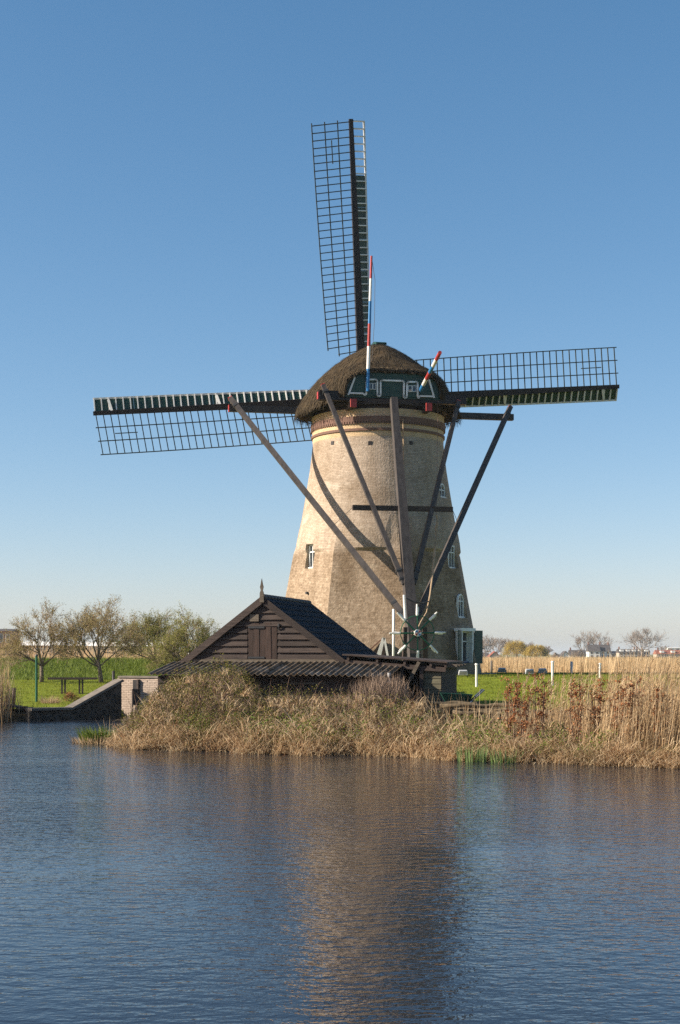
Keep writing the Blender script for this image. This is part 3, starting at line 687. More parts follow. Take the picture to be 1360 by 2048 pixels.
# ---- sails
TAU = R(10.5); HUB = onu(727, 799, -4.0); RS = 13.42
UPv = Td * math.sin(TAU) + Zd * math.cos(TAU); NL = Td * math.cos(TAU) - Zd * math.sin(TAU)      # NL points back to the tail
MB().tube([HUB - NL * .75, HUB + NL * 3.2], [.33, .38], 14).build('windshaft', M['stock'], mill)
MB().box(HUB, (.85, 1.1, .85), Matrix((Sd, NL, UPv)).transposed()).build('poll_end', M['dark_iron'], mill)
A0 = 4.7
bar_me = MB().box((.5, 0, 0), (1, .045, .05)).mesh('crossbar', M['lattice'])
batten_me = MB().box((.5, 0, 0), (1, .055, .10)).mesh('batten', M['white_paint'])
for q in range(4):
    a = R(A0 + 90 * q); dr = UPv * math.cos(a) - Sd * math.sin(a); trv = -UPv * math.sin(a) - Sd * math.cos(a)
    off = NL * (.22 if q % 2 else -.22); C0 = HUB + off
    sail = sub('sail', mill, C0)
    MB().beam(C0 + dr * .0, C0 + dr * RS, .42, .36, up=NL, w1=.20, h1=.16).build('stock', M['stock'], sail)
    def beta(r): return R(5 + 25 * (1 - r / RS) ** 1.1)
    def bd(r): return (trv * math.cos(beta(r)) + NL * math.sin(beta(r)) - dr * .10).normalized()
    def ld(r): 
        b_ = beta(r) + R(14); return -(trv * math.cos(b_) + NL * math.sin(b_))
    r0, r1, nb = 2.05, RS - .12, 33
    for i in range(nb):
        r = r0 + (r1 - r0) * i / (nb - 1); p = C0 + dr * r; x_ = bd(r)
        ln = 2.02 if i > 1 else (1.38 if i == 1 else .75)
        z_ = x_.cross(dr).normalized(); y_ = z_.cross(x_)
        share('crossbar', bar_me, sail, Matrix.Translation(p) @ Matrix((x_, y_, z_)).transposed().to_4x4() @ Matrix.Diagonal((ln, 1, 1, 1)))
    for ww, ia in ((2.0, 2), (1.345, 1), (.69, 0)):
        rr = np.linspace(r0 + (r1 - r0) * ia / (nb - 1) - .1, r1 + .12, 10); mb = MB(); pts = [C0 + dr * r + bd(r) * ww + NL * .045 for r in rr]
        for p0, p1 in zip(pts, pts[1:]): mb.beam(p0, p1, .05, .04, up=NL)
        mb.build('sail_lath', M['lattice'], sail)
    rr = np.linspace(r1 - 1.85, r1 - .75, 2); mb = MB(); mb.beam(*[C0 + dr * r + bd(r) * 1.02 - NL * .05 for r in rr], .045, .04, up=NL); mb.build('short_lath', M['lattice'], sail)
    # leading edge: white edge lath, battens and green wind boards
    rl0, rl1 = 1.7, RS - .05; rr = np.linspace(rl0, rl1, 16); mb = MB(); pts = [C0 + dr * r + ld(r) * .74 for r in rr]
    for p0, p1 in zip(pts, pts[1:]): mb.beam(p0, p1, .09, .07, up=NL)
    mb.build('edge_lath', M['white_paint'], sail)
    for i in range(nb + 1):
        r = rl0 + .1 + (rl1 - rl0 - .14) * i / nb; x_ = ld(r); z_ = x_.cross(dr)
        share('batten', batten_me, sail, Matrix.Translation(C0 + dr * r + x_ * .12 + NL * .04) @ Matrix((x_, dr, z_)).transposed().to_4x4() @ Matrix.Diagonal((.62, 1, 1, 1)))
    stop = RS - 2.6 if q == 0 else RS - .06
    nbd = 6; ed = np.linspace(rl0 + .05, stop, nbd + 1)
    for i in range(nbd):
        mb = MB(); ra, rb = ed[i] + .004, ed[i+1] - .004; vv = []
        for r in np.linspace(ra, rb, 4):
            for w0 in (.1, .72):
                for o_ in (-.045, -.015): vv.append(C0 + dr * r + ld(r) * w0 + NL * o_)
        ff = []
        for j in range(3):
            k = j * 4; ff += [(k, k+2, k+6, k+4), (k+1, k+5, k+7, k+3), (k, k+4, k+5, k+1), (k+2, k+3, k+7, k+6)]
        ff += [(0, 1, 3, 2), (12, 14, 15, 13)]
        mb.add(vv, ff).build('wind_board', M['green_paint'], sail)
    if q != 0:
        for r in (RS - .9, RS * .54): MB().beam(C0 + dr * r + ld(r) * .1 + NL * .1, C0 + dr * (r + .12) + ld(r) * .66 + NL * .1, .12, .05, up=NL).build('board_latch', M['white_paint'], sail)

# small tiled porch at the mill's foot
pz = thit(762, 1300)[0]; pc = Vector((pz.x - .15, pz.y - .75, 0)); porch = thing('porch', (pc.x, pc.y, Z0), 'tiny tiled porch with white bargeboard between shed roof and mill', 'porch')
zt = EYE + (1308 - 1277) / F * pc.y; zb = EYE - .35
MB().prism([(pc.x - .55, pc.y - .45, 1.0), (pc.x + .42, pc.y - .45, 1.0), (pc.x + .42, pc.y - .45, zb), (pc.x + .2, pc.y - .45, zt - .06), (pc.x - .55, pc.y - .45, zb)], (0, 1.4, 0)).build('wall', M['dark_wood'], porch)
for k in range(5):
    for j in range(3):
        MB().beam((pc.x + .18 - .18 * k, pc.y - .3 + .4 * j, zt - .02 - .16 * k), (pc.x + .0 - .18 * k, pc.y - .3 + .4 * j, zt - .16 - .16 * k), .38, .05, up=(0,0,1)).build('roof_tile', M['red_tile'], porch)
MB().prism([(pc.x + .16, pc.y - .5, zt + .03), (pc.x + .29, pc.y - .5, zt + .03), (pc.x + .03, pc.y - .5, zb - .1), (pc.x - .2, pc.y - .5, zb - .1)], (0, -.06, 0)).build('bargeboard', M['white_paint'], porch)
MB().prism([(pc.x + .21, pc.y - .5, zt + .02), (pc.x + .30, pc.y - .5, zt + .02), (pc.x + .52, pc.y - .5, zb - .1), (pc.x + .42, pc.y - .5, zb - .1)], (0, -.06, 0)).build('bargeboard', M['white_paint'], porch)
# paved strip round the tower
mb = MB(); vv = []; ff = []; N = 64
for k in range(N):
    a = 2 * math.pi * k / N
    for o_ in (-.2, .75): p = tow(1.43, a, o_); vv.append((p.x, p.y, max(H(p.x, p.y), 1.3) + .03))
for k in range(N): q = (k + 1) % N; ff.append((2*k, 2*k+1, 2*q+1, 2*q))
pv = mb.add(vv, ff).build('pavement', M['coping']); pv['kind'] = 'structure'

# ------------------------------------------------------------------ shed
PS = R(13.4); GO = Vector((gx(527, 46), 46, 0)); ga = Vector((math.cos(PS), -math.sin(PS), 0)); gb = Vector((math.sin(PS), math.cos(PS), 0))
def Sg(a, b_, z): return GO + ga * a + gb * b_ + Zd * z
RG, EV, HW, LEN = 4.12, 2.2, 2.55, 5.6
shed = thing('shed', Sg(0, 2.5, .4), 'dark weatherboarded shed with steep gable and mossy lean-to on the bank', 'shed')
def zroof(a): return RG - (RG - EV) * abs(a) / HW
gw_ = sub('gable_wall', shed, Sg(0, 0, EV))
bh = .205; nrow = 9
HA0, HA1, HZ0, HZ1 = -.5, .46, 2.28, 3.36        # loft hatch opening
for i in range(nrow):
    z0 = EV + .04 + i * bh; z1 = min(z0 + bh - .004, RG - .1)
    def half(z): return max((RG - z) / (RG - EV) * HW - .02, .02)
    h0, h1 = half(z0), half(z1)
    spans = [(-h0, -h1, h0, h1)]
    if z1 < HZ1 + .05: spans = [(-h0, -h1, HA0 - .01, HA0 - .01), (HA1 + .01, HA1 + .01, h0, h1)]
    for l0, l1, q0, q1 in spans:
        if q0 - l0 < .1: continue
        mb = MB(); vv = [Sg(l0, -.075, z0), Sg(q0, -.075, z0), Sg(q1, -.014, z1), Sg(l1, -.014, z1), Sg(l0, .0, z0), Sg(q0, .0, z0), Sg(q1, .0, z1), Sg(l1, .0, z1)]
        mb.add(vv, [(0,1,2,3),(7,6,5,4),(0,4,5,1),(1,5,6,2),(2,6,7,3),(3,7,4,0)]).build('weatherboard', M['plank'], gw_)
hatch = sub('loft_hatch', shed, Sg(0, -.05, HZ0))
for k in range(5):
    a0 = HA0 + .01 + k * (HA1 - HA0 - .02) / 5; a1 = a0 + (HA1 - HA0 - .02) / 5 - .008
    MB().prism([Sg(a0, -.05 - .012 * (k % 2), HZ0 - .1), Sg(a1, -.05 - .012 * (k % 2), HZ0 - .1), Sg(a1, -.05 - .012 * (k % 2), HZ1), Sg(a0, -.05 - .012 * (k % 2), HZ1)], gb * .03).build('hatch_plank', M['plank_vertical'], hatch)
for z in (HZ0 - .02, HZ1 - .16): MB().prism([Sg(HA0 + .02, -.085, z), Sg(HA0 + .55, -.085, z), Sg(HA0 + .55, -.085, z + .06), Sg(HA0 + .02, -.085, z + .06)], gb * .02).build('hinge', M['dark_iron'], hatch)
MB().tube([Sg(HA1 + .06, -.08, HZ1 - .02), Sg(HA1 + .06, -.1, HZ1 - .12), Sg(HA1 + .06, -.06, HZ1 - .2)], .03, 6).build('hook', M['dark_iron'], hatch)
MB().prism([Sg(-.42, -.1, 3.42), Sg(-.13, -.1, 3.42), Sg(-.13, -.1, 3.63), Sg(-.42, -.1, 3.63)], gb * .03).build('vent_plate', M['grey_plank'], gw_)
MB().prism([Sg(-2.6, -.09, EV - .06), Sg(2.55, -.09, EV - .06), Sg(2.55, -.09, EV + .035), Sg(-2.6, -.09, EV + .035)], gb * .06).build('sill_board', M['grey_plank'], gw_)
for s in (-1, 1):
    MB().prism([Sg(0, -.16, RG + .10), Sg(s * 2.72, -.16, zroof(2.72) + .09), Sg(s * 2.72, -.16, zroof(2.72) - .16), Sg(0, -.16, RG - .15)], gb * .05).build('bargeboard', M['plank'], shed)
    MB().prism([Sg(0, LEN + .05, RG + .10), Sg(s * 2.72, LEN + .05, zroof(2.72) + .09), Sg(s * 2.72, LEN + .05, zroof(2.72) - .12), Sg(0, LEN + .05, RG - .11)], gb * .05).build('bargeboard', M['dark_wood'], shed)
fin = Sg(0, -.16, 0)
mb = MB(); mb.prism([fin + ga * x + Zd * z for x, z in ((-.07, RG-.12), (.07, RG-.12), (.06, RG+.18), (.03, RG+.26), (.055, RG+.36), (.03, RG+.46), (0, RG+.62), (-.03, RG+.46), (-.055, RG+.36), (-.03, RG+.26), (-.06, RG+.18))], gb * -.05)
mb.build('finial', M['grey_plank'], shed)
MB().prism([Sg(-2.78, -.2, zroof(2.75) - .12), Sg(-2.62, -.2, zroof(2.65) - .12), Sg(-2.62, -.2, zroof(2.65) - .02), Sg(-2.78, -.2, zroof(2.75) - .02)], gb * 5.9).build('gutter', M['white_paint'], shed)
roof = sub('roof', shed, Sg(0, 2.5, EV))
for s in (-1, 1):
    MB().prism([Sg(0, -.1, RG), Sg(s * 2.7, -.1, zroof(2.7)), Sg(s * 2.7, -.1, zroof(2.7) - .06), Sg(0, -.1, RG - .06)], gb * (LEN + .14)).build('roof_deck', M['dark_wood'], roof)
# pantiles: shared mesh, S-shaped in section
def tile_mesh(wd_, ln):
    mb = MB(); K = 6; vv = []
    for y_, lift in ((0, .05), (ln, .0)):
        for k in range(K + 1):
            x = wd_ * k / K; z = .035 * math.sin(2 * math.pi * k / K + .6); vv.append((x, y_, z + lift)); 
    for y_, lift in ((0, .025), (ln, -.02)):
        for k in range(K + 1): x = wd_ * k / K; z = .035 * math.sin(2 * math.pi * k / K + .6); vv.append((x, y_, z + lift))
    n1 = K + 1; ff = []
    for k in range(K): ff += [(k, k+1, n1+k+1, n1+k), (2*n1+k, k, k+1, 2*n1+k+1)]
    return mb.add(vv, ff)
ncol, nr = 22, 11; sl = math.hypot(2.7, RG - zroof(2.7)); tln = sl / nr; tw = (LEN + .1) / ncol
tme = tile_mesh(tw, tln * 1.12).mesh('roof_tile', M['tile'])
for s in (1, -1):
    dn = (ga * s * 2.7 + Zd * (zroof(2.7) - RG)).normalized(); upv = -dn; al = gb if s == 1 else -gb; nr_ = al.cross(upv)
    if nr_.z < 0: nr_ = -nr_
    rot = Matrix((al, upv, nr_)).transposed().to_4x4()
    if s == 1:
        for j in range(nr):
            for k in range(ncol):
                p = Sg(0, -.08 + k * tw, RG + .03) + dn * tln * (j + 1) + nr_ * rng.normal(0, .004)
                share('roof_tile', tme, roof, Matrix.Translation(p) @ rot @ Matrix.Rotation(rng.normal(0, .008), 4, 'Z'))
    else:
        big = MB(); src = tile_mesh(tw, tln * 1.12)
        for j in range(nr):
            for k in range(ncol):
                mtx = Matrix.Translation(Sg(0, -.08 + (k + 1) * tw, RG + .03) + dn * tln * (j + 1)) @ rot
                big.add([mtx @ Vector(v) for v in src.v], src.f)
        o = big.build('roof_tiles', M['tile'], roof); o['kind'] = 'stuff'
for k in range(16):
    p0 = Sg(0, -.1 + k * (LEN + .14) / 16, RG + .055); p1 = Sg(0, -.1 + (k + 1.1) * (LEN + .14) / 16, RG + .065)
    MB().tube([p0, p1], [.1, .085], 8).build('ridge_tile', M['tile'], roof)
# side and back walls of the shed
sw = sub('side_wall', shed, Sg(2.5, 2.5, .4))
for s in (-1, 1):
    for i in range(9):
        z0 = .35 + i * .205; MB().prism([Sg(s * 2.44, .02, z0), Sg(s * 2.44, LEN - .05, z0), Sg(s * 2.41, LEN - .05, z0 + .2), Sg(s * 2.41, .02, z0 + .2)], ga * -s * .05).build('weatherboard', M['plank'], sw)
MB().prism([Sg(-2.35, LEN - .12, .3), Sg(2.35, LEN - .12, .3), Sg(2.35, LEN - .12, EV), Sg(0, LEN - .12, RG - .12), Sg(-2.35, LEN - .12, EV)], gb * .06).build('back_wall', M['dark_wood'], shed)
MB().prism([Sg(-2.35, .03, .3), Sg(2.35, .03, .3), Sg(2.35, .03, EV), Sg(0, .03, RG - .12), Sg(-2.35, .03, EV)], gb * .05).build('inner_wall', M['dark_wood'], shed)
# lean-to with corrugated sheets
LB, LT, LE = -2.35, 2.16, 1.80
lean = sub('lean_to', shed, Sg(0, -1.2, .5))
def zl(b_): return LE + (LT - LE) * (b_ - LB) / (0 - LB)
edges = np.linspace(-2.95, 4.45, 9)
for i in range(8):
    a0, a1 = edges[i] - .03, edges[i+1] + .03; K = 40; mb = MB(); vv = []; ff = []; tilt = rng.normal(0, .012); sh_ = rng.normal(0, .03)
    for b_ in (LB + sh_, LB * .5, -.06):
        for k in range(K + 1):
            a = a0 + (a1 - a0) * k / K; z = zl(b_) + .032 * math.sin(2 * math.pi * a / .185) + (.012 if i % 2 else 0) + tilt * (b_ / LB) - (.1 * sstep(3, 4.45, a))
            vv.append(Sg(a, b_, z))
    nb_ = len(vv); vv += [v - Zd * .014 for v in vv]
    for j in range(2):
        for k in range(K): q = j * (K+1) + k; ff += [(q, q+1, q+K+2, q+K+1), (nb_+q, nb_+q+K+1, nb_+q+K+2, nb_+q+1)]
    for k in range(K): ff += [(k, nb_+k, nb_+k+1, k+1)]
    mb.add(vv, ff).build('roof_sheet', M['corrugated'], lean)
for i in range(7):
    z0 = .3 + i * .205
    for a0, a1 in ((-2.75, .75), (.76, 4.3)):
        if a0 > 0 and i in (5,):
            segs = ((.76, 1.45), (2.3, 4.3))
        else: segs = ((a0, a1),)
        for q0, q1 in segs:
            MB().prism([Sg(q0, LB + .42, z0), Sg(q1, LB + .42, z0), Sg(q1, LB + .455, z0 + .2), Sg(q0, LB + .455, z0 + .2)], gb * .03).build('weatherboard', M['plank'], lean)
MB().prism([Sg(-2.72, LB + .5, .3), Sg(4.28, LB + .5, .3), Sg(4.28, LB + .5, 1.76), Sg(-2.72, LB + .5, 1.76)], gb * .03).build('lining', M['stock'], lean)
MB().prism([Sg(1.4, LB + .36, 1.50), Sg(2.5, LB + .36, 1.50), Sg(2.5, LB + .36, 1.56), Sg(1.4, LB + .36, 1.56)], gb * .08).build('rail', M['grey_plank'], lean)
for s, a in ((-1, -2.75), (1, 4.3)):
    for i in range(7): z0 = .3 + i * .205; MB().prism([Sg(a, LB + .44, z0), Sg(a, -.05, z0), Sg(a, -.05, z0 + .2), Sg(a, LB + .44, z0 + .2)], ga * .03 * s).build('weatherboard', M['plank'], lean)
MB().beam(Sg(4.35, LB + .35, .3), Sg(4.35, LB + .35, 1.84), .1, .1).build('corner_post', M['dark_wood'], lean)
mb = MB(); q = Sg(4.42, LB + .25, 1.55); mb.tube([q, q + Zd * .12, q + Zd * .16, q + Zd * .3], [.05, .06, .035, .05], 8); mb.build('outdoor_lamp', M['lamp_body'], lean)

# ------------------------------------------------------------------ open shelter beside the shed
shel = thing('open_shelter', Sg(4.4, 1.2, .7), 'low open-fronted dark timber shelter with flat roof right of the shed', 'shelter')
def zf(a): return 2.36 - (a - 2.6) * .072
for k in range(10):
    a0 = 2.62 + k * .325; a1 = a0 + .32
    MB().prism([Sg(a0, -.45, zf(a0)), Sg(a1, -.45, zf(a1)), Sg(a1, -.45, zf(a1) + .045), Sg(a0, -.45, zf(a0) + .045)], gb * 3.3).build('roof_plank', M['dark_wood'], shel)
for a in (2.8, 3.7, 4.55, 5.35, 5.8): MB().beam(Sg(a, -.4, zf(a) - .075), Sg(a, 2.8, zf(a) - .075), .07, .13).build('rafter', M['dark_wood'], shel)
for k, b_ in enumerate((-.3, .45, 1.2, 2.0)): MB().beam(Sg(5.3, b_, zf(5.4) - .03), Sg(6.15 - .03 * k, b_, zf(6.1) - .06), .1, .07).build('rafter_end', M['grey_plank'], shel)
MB().beam(Sg(2.7, -.3, zf(2.7) - .2), Sg(5.8, -.3, zf(5.8) - .2), .1, .14).build('front_beam', M['dark_wood'], shel)
for a in (4.45, 5.05): MB().beam(Sg(a, -.3, .6), Sg(a, -.3, zf(a) - .27), .11, .11).build('post', M['dark_wood'], shel)
MB().beam(Sg(5.0, -.4, zf(5) - .02), Sg(4.62, -.36, 1.45), .1, .07, up=gb).build('brace', M['grey_plank'], shel)
for i in range(8):
    z0 = .68 + i * .165; MB().prism([Sg(5.1, -.24, z0), Sg(5.64, -.24, z0), Sg(5.64, -.225, z0 + .155), Sg(5.1, -.225, z0 + .155)], gb * .03).build('wall_board', M['olive_board'], shel)
for i in range(8):
    z0 = .68 + i * .165; MB().prism([Sg(5.66, -.22, z0), Sg(5.66, 2.7, z0), Sg(5.66, 2.7, z0 + .16), Sg(5.66, -.22, z0 + .16)], ga * -.03).build('wall_board', M['plank'], shel)
MB().prism([Sg(2.6, 2.7, .5), Sg(5.6, 2.7, .5), Sg(5.6, 2.7, 2.1), Sg(2.6, 2.7, 2.25)], gb * .05).build('back_wall', M['dark_wood'], shel)

# ------------------------------------------------------------------ sluice walls on the left shore
wa, wb_, wc_ = Vector((gx(60, 52.9), 52.9, 0)), Vector((gx(142, 53.9), 53.9, 0)), Vector((gx(243, 55.6), 55.6, 0))
wing = thing('stone_wing_wall', (wb_.x, wb_.y, 0), 'dark rubble wing wall sloping down to the water on the left', 'wall')
zlow, zhigh = .37, 1.37
for p0, p1, z0, z1, nme in ((wa, wb_, zlow, zlow, 'low'), (wb_, wc_, zlow, zhigh, 'slope')):
    dv = (p1 - p0).normalized(); nv = Vector((dv.y, -dv.x, 0))       # towards the water and camera
    MB().prism([p0 + Zd * -.6, p1 + Zd * -.6, p1 + Zd * z1, p0 + Zd * z0], nv * -.32).build('wall_core', M['stone_mortar'], wing)
    MB().beam(p0 + Zd * (z0 + .04) + nv * -.13, p1 + Zd * (z1 + .04) + nv * -.13, .5, .09).build('coping', M['coping'], wing)
    ln = (p1 - p0).length; zz = 0.02; row = 0
    while zz < max(z0, z1) - .08:
        x = .08 + rng.uniform(0, .2)
        while x < ln - .08:
            top = z0 + (z1 - z0) * x / ln
            if zz + .1 < top:
                rx, rz_ = rng.uniform(.08, .2), rng.uniform(.075, .125); K = 8; mb = MB(); c_ = p0 + dv * x + Zd * (zz + rng.normal(.08, .015))
                ang = [2 * math.pi * k / K + rng.normal(0, .12) for k in range(K)]; rad_ = [rng.uniform(.82, 1.12) for k in range(K)]
                o_ = [c_ + dv * rx * r_ * math.cos(a) + Zd * rz_ * r_ * math.sin(a) - nv * .03 for a, r_ in zip(ang, rad_)]
                i_ = [c_ + dv * rx * .72 * r_ * math.cos(a) + Zd * rz_ * .72 * r_ * math.sin(a) + nv * .045 for a, r_ in zip(ang, rad_)]
                mb.add(o_ + i_, [tuple(range(K, 2*K))] + [(k, (k+1) % K, K + (k+1) % K, K + k) for k in range(K)]).build('stone', M['stone'], wing)
                x += rx * 2 + .02
            else: x += .15
        zz += .175; row += 1
bw = thing('sluice_wall', (gx(285, 56.6), 56.6, 0), 'pale brick sluice wall with dark gate slot beside the shed', 'wall')
bx0, bx1, by = gx(240, 56.3), gx(240, 56.3) + 2.3, 56.3; zt = 1.50; ROT = Matrix.Translation((bx0, by, 0)) @ Matrix.Rotation(R(-27), 4, 'Z') @ Matrix.Translation((-bx0, -by, 0))
def wallpart(mb, name, mat): mb.v = [tuple(ROT @ Vector(v)) for v in mb.v]; return mb.build(name, M[mat], bw)
wallpart(MB().prism([(bx0, by, -.6), (bx1, by, -.6), (bx1, by, zt), (bx0, by, zt)], (0, .4, 0)), 'wall_core', 'mortar')
brme = MB().box((0,0,0), (.205, .05, .058)).mesh('brick', M['pale_brick'])
sl0, sl1 = bx0 + .66, bx0 + .86
for i in range(22):
    z = .03 + i * .067; x = bx0 + .1 - (i % 2) * .107
    while x < bx1 - .05:
        if x > bx0 - .02: share('brick', brme, bw, ROT @ Matrix.Translation((x, by - .012 + rng.normal(0, .004), z)))
        x += .215
wallpart(MB().box(((bx0+bx1)/2, by + .17, zt + .03), (bx1 - bx0 + .1, .5, .07)), 'coping', 'coping')
wallpart(MB().box(((sl0+sl1)/2, by - .05, .95), (sl1 - sl0, .1, .95)), 'gate_slot', 'stock')
wallpart(MB().box((sl1 + .04, by - .09, .95), (.08, .12, .98)), 'gate_post', 'dark_wood')

# ------------------------------------------------------------------ small things on the banks
def post(name, px, pt, pb, d, r, mat, label, cat, group=None, nseg=10, cap_=None, lean_=(0, 0)):
    x = gx(px, d); z1 = EYE + (1308 - pt) / F * d; z0 = min(EYE + (1308 - pb) / F * d, H(x, d)) - .1
    mb = MB(); mb.tube([(x, d, z0), (x + lean_[0], d + lean_[1], z1)], r, nseg)
    o = mb.build(name, M[mat], None, True, (x, d, z0 + .1)) if not cap_ else None
    if cap_:
        o = thing(name, (x, d, z0 + .1), label, cat, group); mb.build('shaft', M[mat], o); MB().tube([(x, d, z1), (x, d, z1 + .06)], [r * 1.5, r * 1.1], nseg).build('cap', M[cap_], o)
        return o
    return tag(o, label, cat, group)
post('white_post', 953, 1330, 1371, 55, .046, 'white_paint', 'white wooden post on the lawn nearest the shuttered mill window', 'post', 'white posts on the lawn', cap_='white_paint')
post('white_post', 1105, 1325, 1368, 56, .046, 'white_paint', 'middle white post on the lawn behind the brown-leaved saplings', 'post', 'white posts on the lawn', cap_='white_paint')
post('white_post', 1200, 1329, 1362, 61, .046, 'white_paint', 'rightmost white post at the far lawn edge against reeds', 'post', 'white posts on the lawn', cap_='white_paint')
post('grey_post', 1143, 1323, 1352, 70, .06, 'lamp_body', 'slim grey post at the edge of the far reeds', 'post')
post('bollard', 1302 - 319, 1321, 1338, 78, .06, 'coping', 'weathered short stake in the reeds right of the mill', 'stake')
post('iron_stake', 227, 1342, 1366, 63, .06, 'stock', 'short black stake beside the top of the wing wall', 'stake')
post('mooring_post', 26, 1376, 1412, 55.5, .075, 'dark_wood', 'dark leaning mooring post by the left reeds', 'post', lean_=(.04, 0))
post('water_stake', 265, 1378, 1412, 54.2, .03, 'dark_wood', 'thin stake standing in water before the sluice wall', 'stake')
post('tall_white_pole', 787, 1218, 1340, 63.5, .055, 'white_paint', 'tall slim white pole just left of the capstan wheel', 'pole')
p_ = post('green_post', 73, 1312, 1403, 59.5, .05, 'post_green', 'slim green post on the left lawn before the nearest tree', 'post', cap_='dark_iron')  # plain green post with an iron cap, carries no lamp
# rail on the left lawn
rd = 66; rl = thing('hitching_rail', (gx(143, rd), rd, H(gx(143, rd), rd)), 'brown wooden rail on paired posts on the left lawn', 'rail')
zr = EYE + (1308 - 1357) / F * rd
MB().beam((gx(96, rd), rd, zr), (gx(194, rd), rd, zr), .22, .1).build('top_rail', M['dark_wood'], rl)
for px in (124, 130, 159, 165):
    x = gx(px, rd); MB().beam((x, rd, H(x, rd) - .1), (x, rd, zr - .05), .07, .07).build('post', M['dark_wood'], rl)
# landing stage at the far left
jx, jy = gx(33, 54.2), 54.2; jt = thing('landing_stage', (jx, jy, 0), 'small dark plank landing stage among reeds on the left shore', 'landing stage')
for k in range(5): MB().box((jx - .45 + k * .22, jy - .1, .55 - k * .035), (.2, 1.1, .05)).build('plank', M['dark_wood'], jt)
for sx_ in (-.4, .4): MB().beam((jx + sx_, jy - .5, -.4), (jx + sx_, jy - .5, .5), .09, .09).build('post', M['dark_wood'], jt)
# floodlights on the lawn
def flood(px, py, d, label):
    x = gx(px, d); z = H(x, d); f = thing('floodlight', (x, d, z), label, 'floodlight', 'floodlights around the mill')
    mb = MB(); mb.prism([(x - .2, d - .14, z + .06), (x + .2, d - .14, z + .06), (x + .16, d - .18, z + .25), (x - .16, d - .18, z + .25)], (0, .26, .03)); mb.build('housing', M['lamp_body'], f)
    MB().prism([(x - .16, d - .165, z + .09), (x + .16, d - .165, z + .09), (x + .13, d - .195, z + .22), (x - .13, d - .195, z + .22)], (0, -.01, 0)).build('lens', M['concrete'], f)
    for s in (-1, 1): MB().beam((x + s * .21, d, z - .05), (x + s * .21, d, z + .16), .03, .03).build('bracket', M['dark_iron'], f)
flood(926, 1352, 62, 'grey floodlight on the lawn right at the mill foot'); flood(1004, 1344, 72, 'small dim floodlight farthest back on the lawn')
flood(1059, 1350, 66, 'pale floodlight on the lawn left of the middle white post'); flood(1085, 1349, 69, 'dark-looking floodlight close behind the pale one')
# cut logs
for i, (xa_, xb2, y_, dz, r_) in enumerate(((848, 1000, 41.4, .12, .075), (860, 1032, 41.15, .10, .07), (880, 1040, 41.0, .26, .065), (835, 960, 41.3, .3, .06), (905, 1036, 40.7, .08, .06))):
    x0, x1 = gx(xa_, y_), gx(xb2, y_); zg = max(H(x0, y_), H(x1, y_)) + dz + .12; mb = MB(); K = 7
    mb.tube([(x0 + (x1 - x0) * k / K, y_ + .05 * math.sin(k * 1.3 + i), zg + .025 * math.sin(k * 1.9 + i * 2)) for k in range(K + 1)], [r_ * (1.1 - .3 * k / K) for k in range(K + 1)], 9)
    tag(mb.build('log', M['log'], None, True), ['lowest thick log of the pile behind the bank reeds', 'longest log stretching farthest right in the pile', 'slim log on top at the right end of the pile', 'slim log on top at the left end of the pile', 'front thin log of the pile nearest the water'][i], 'log', 'cut logs piled on the bank')
# wheelbarrow
wx, wy = gx(915, 42.6), 42.6; wz = H(wx, wy); wbw = thing('wheelbarrow', (wx, wy, wz), 'dark wheelbarrow with blue handles beside the open shelter', 'wheelbarrow')
mb = MB(); mb.add([Vector((wx, wy, wz)) + Vector(v) for v in ((-.32,-.25,.3),(.3,-.25,.3),(.3,.25,.3),(-.32,.25,.3),(-.5,-.34,.62),(.42,-.34,.58),(.42,.34,.58),(-.5,.34,.62),(-.29,-.22,.34),(.27,-.22,.34),(.27,.22,.34),(-.29,.22,.34))],
  [(0,1,2,3),(0,1,5,4),(1,2,6,5),(2,3,7,6),(3,0,4,7),(8,9,5,4),(9,10,6,5),(10,11,7,6),(11,8,4,7),(8,9,10,11)]); mb.build('tray', M['green_paint'], wbw)
for s in (-1, 1):
    MB().tube([(wx - .6, wy + s * .1, wz + .2), (wx + .3, wy + s * .26, wz + .3), (wx + .75, wy + s * .28, wz + .72)], .022, 6).build('handle', M['blue_metal'], wbw)
    MB().tube([(wx + .2, wy + s * .24, wz + .3), (wx + .32, wy + s * .26, wz)], .02, 6).build('leg', M['blue_metal'], wbw)
mb = MB(); mb.tube([(wx - .62, wy - .05, wz + .18), (wx - .62, wy + .05, wz + .18)], .18, 16); mb.build('wheel', M['stock'], wbw)

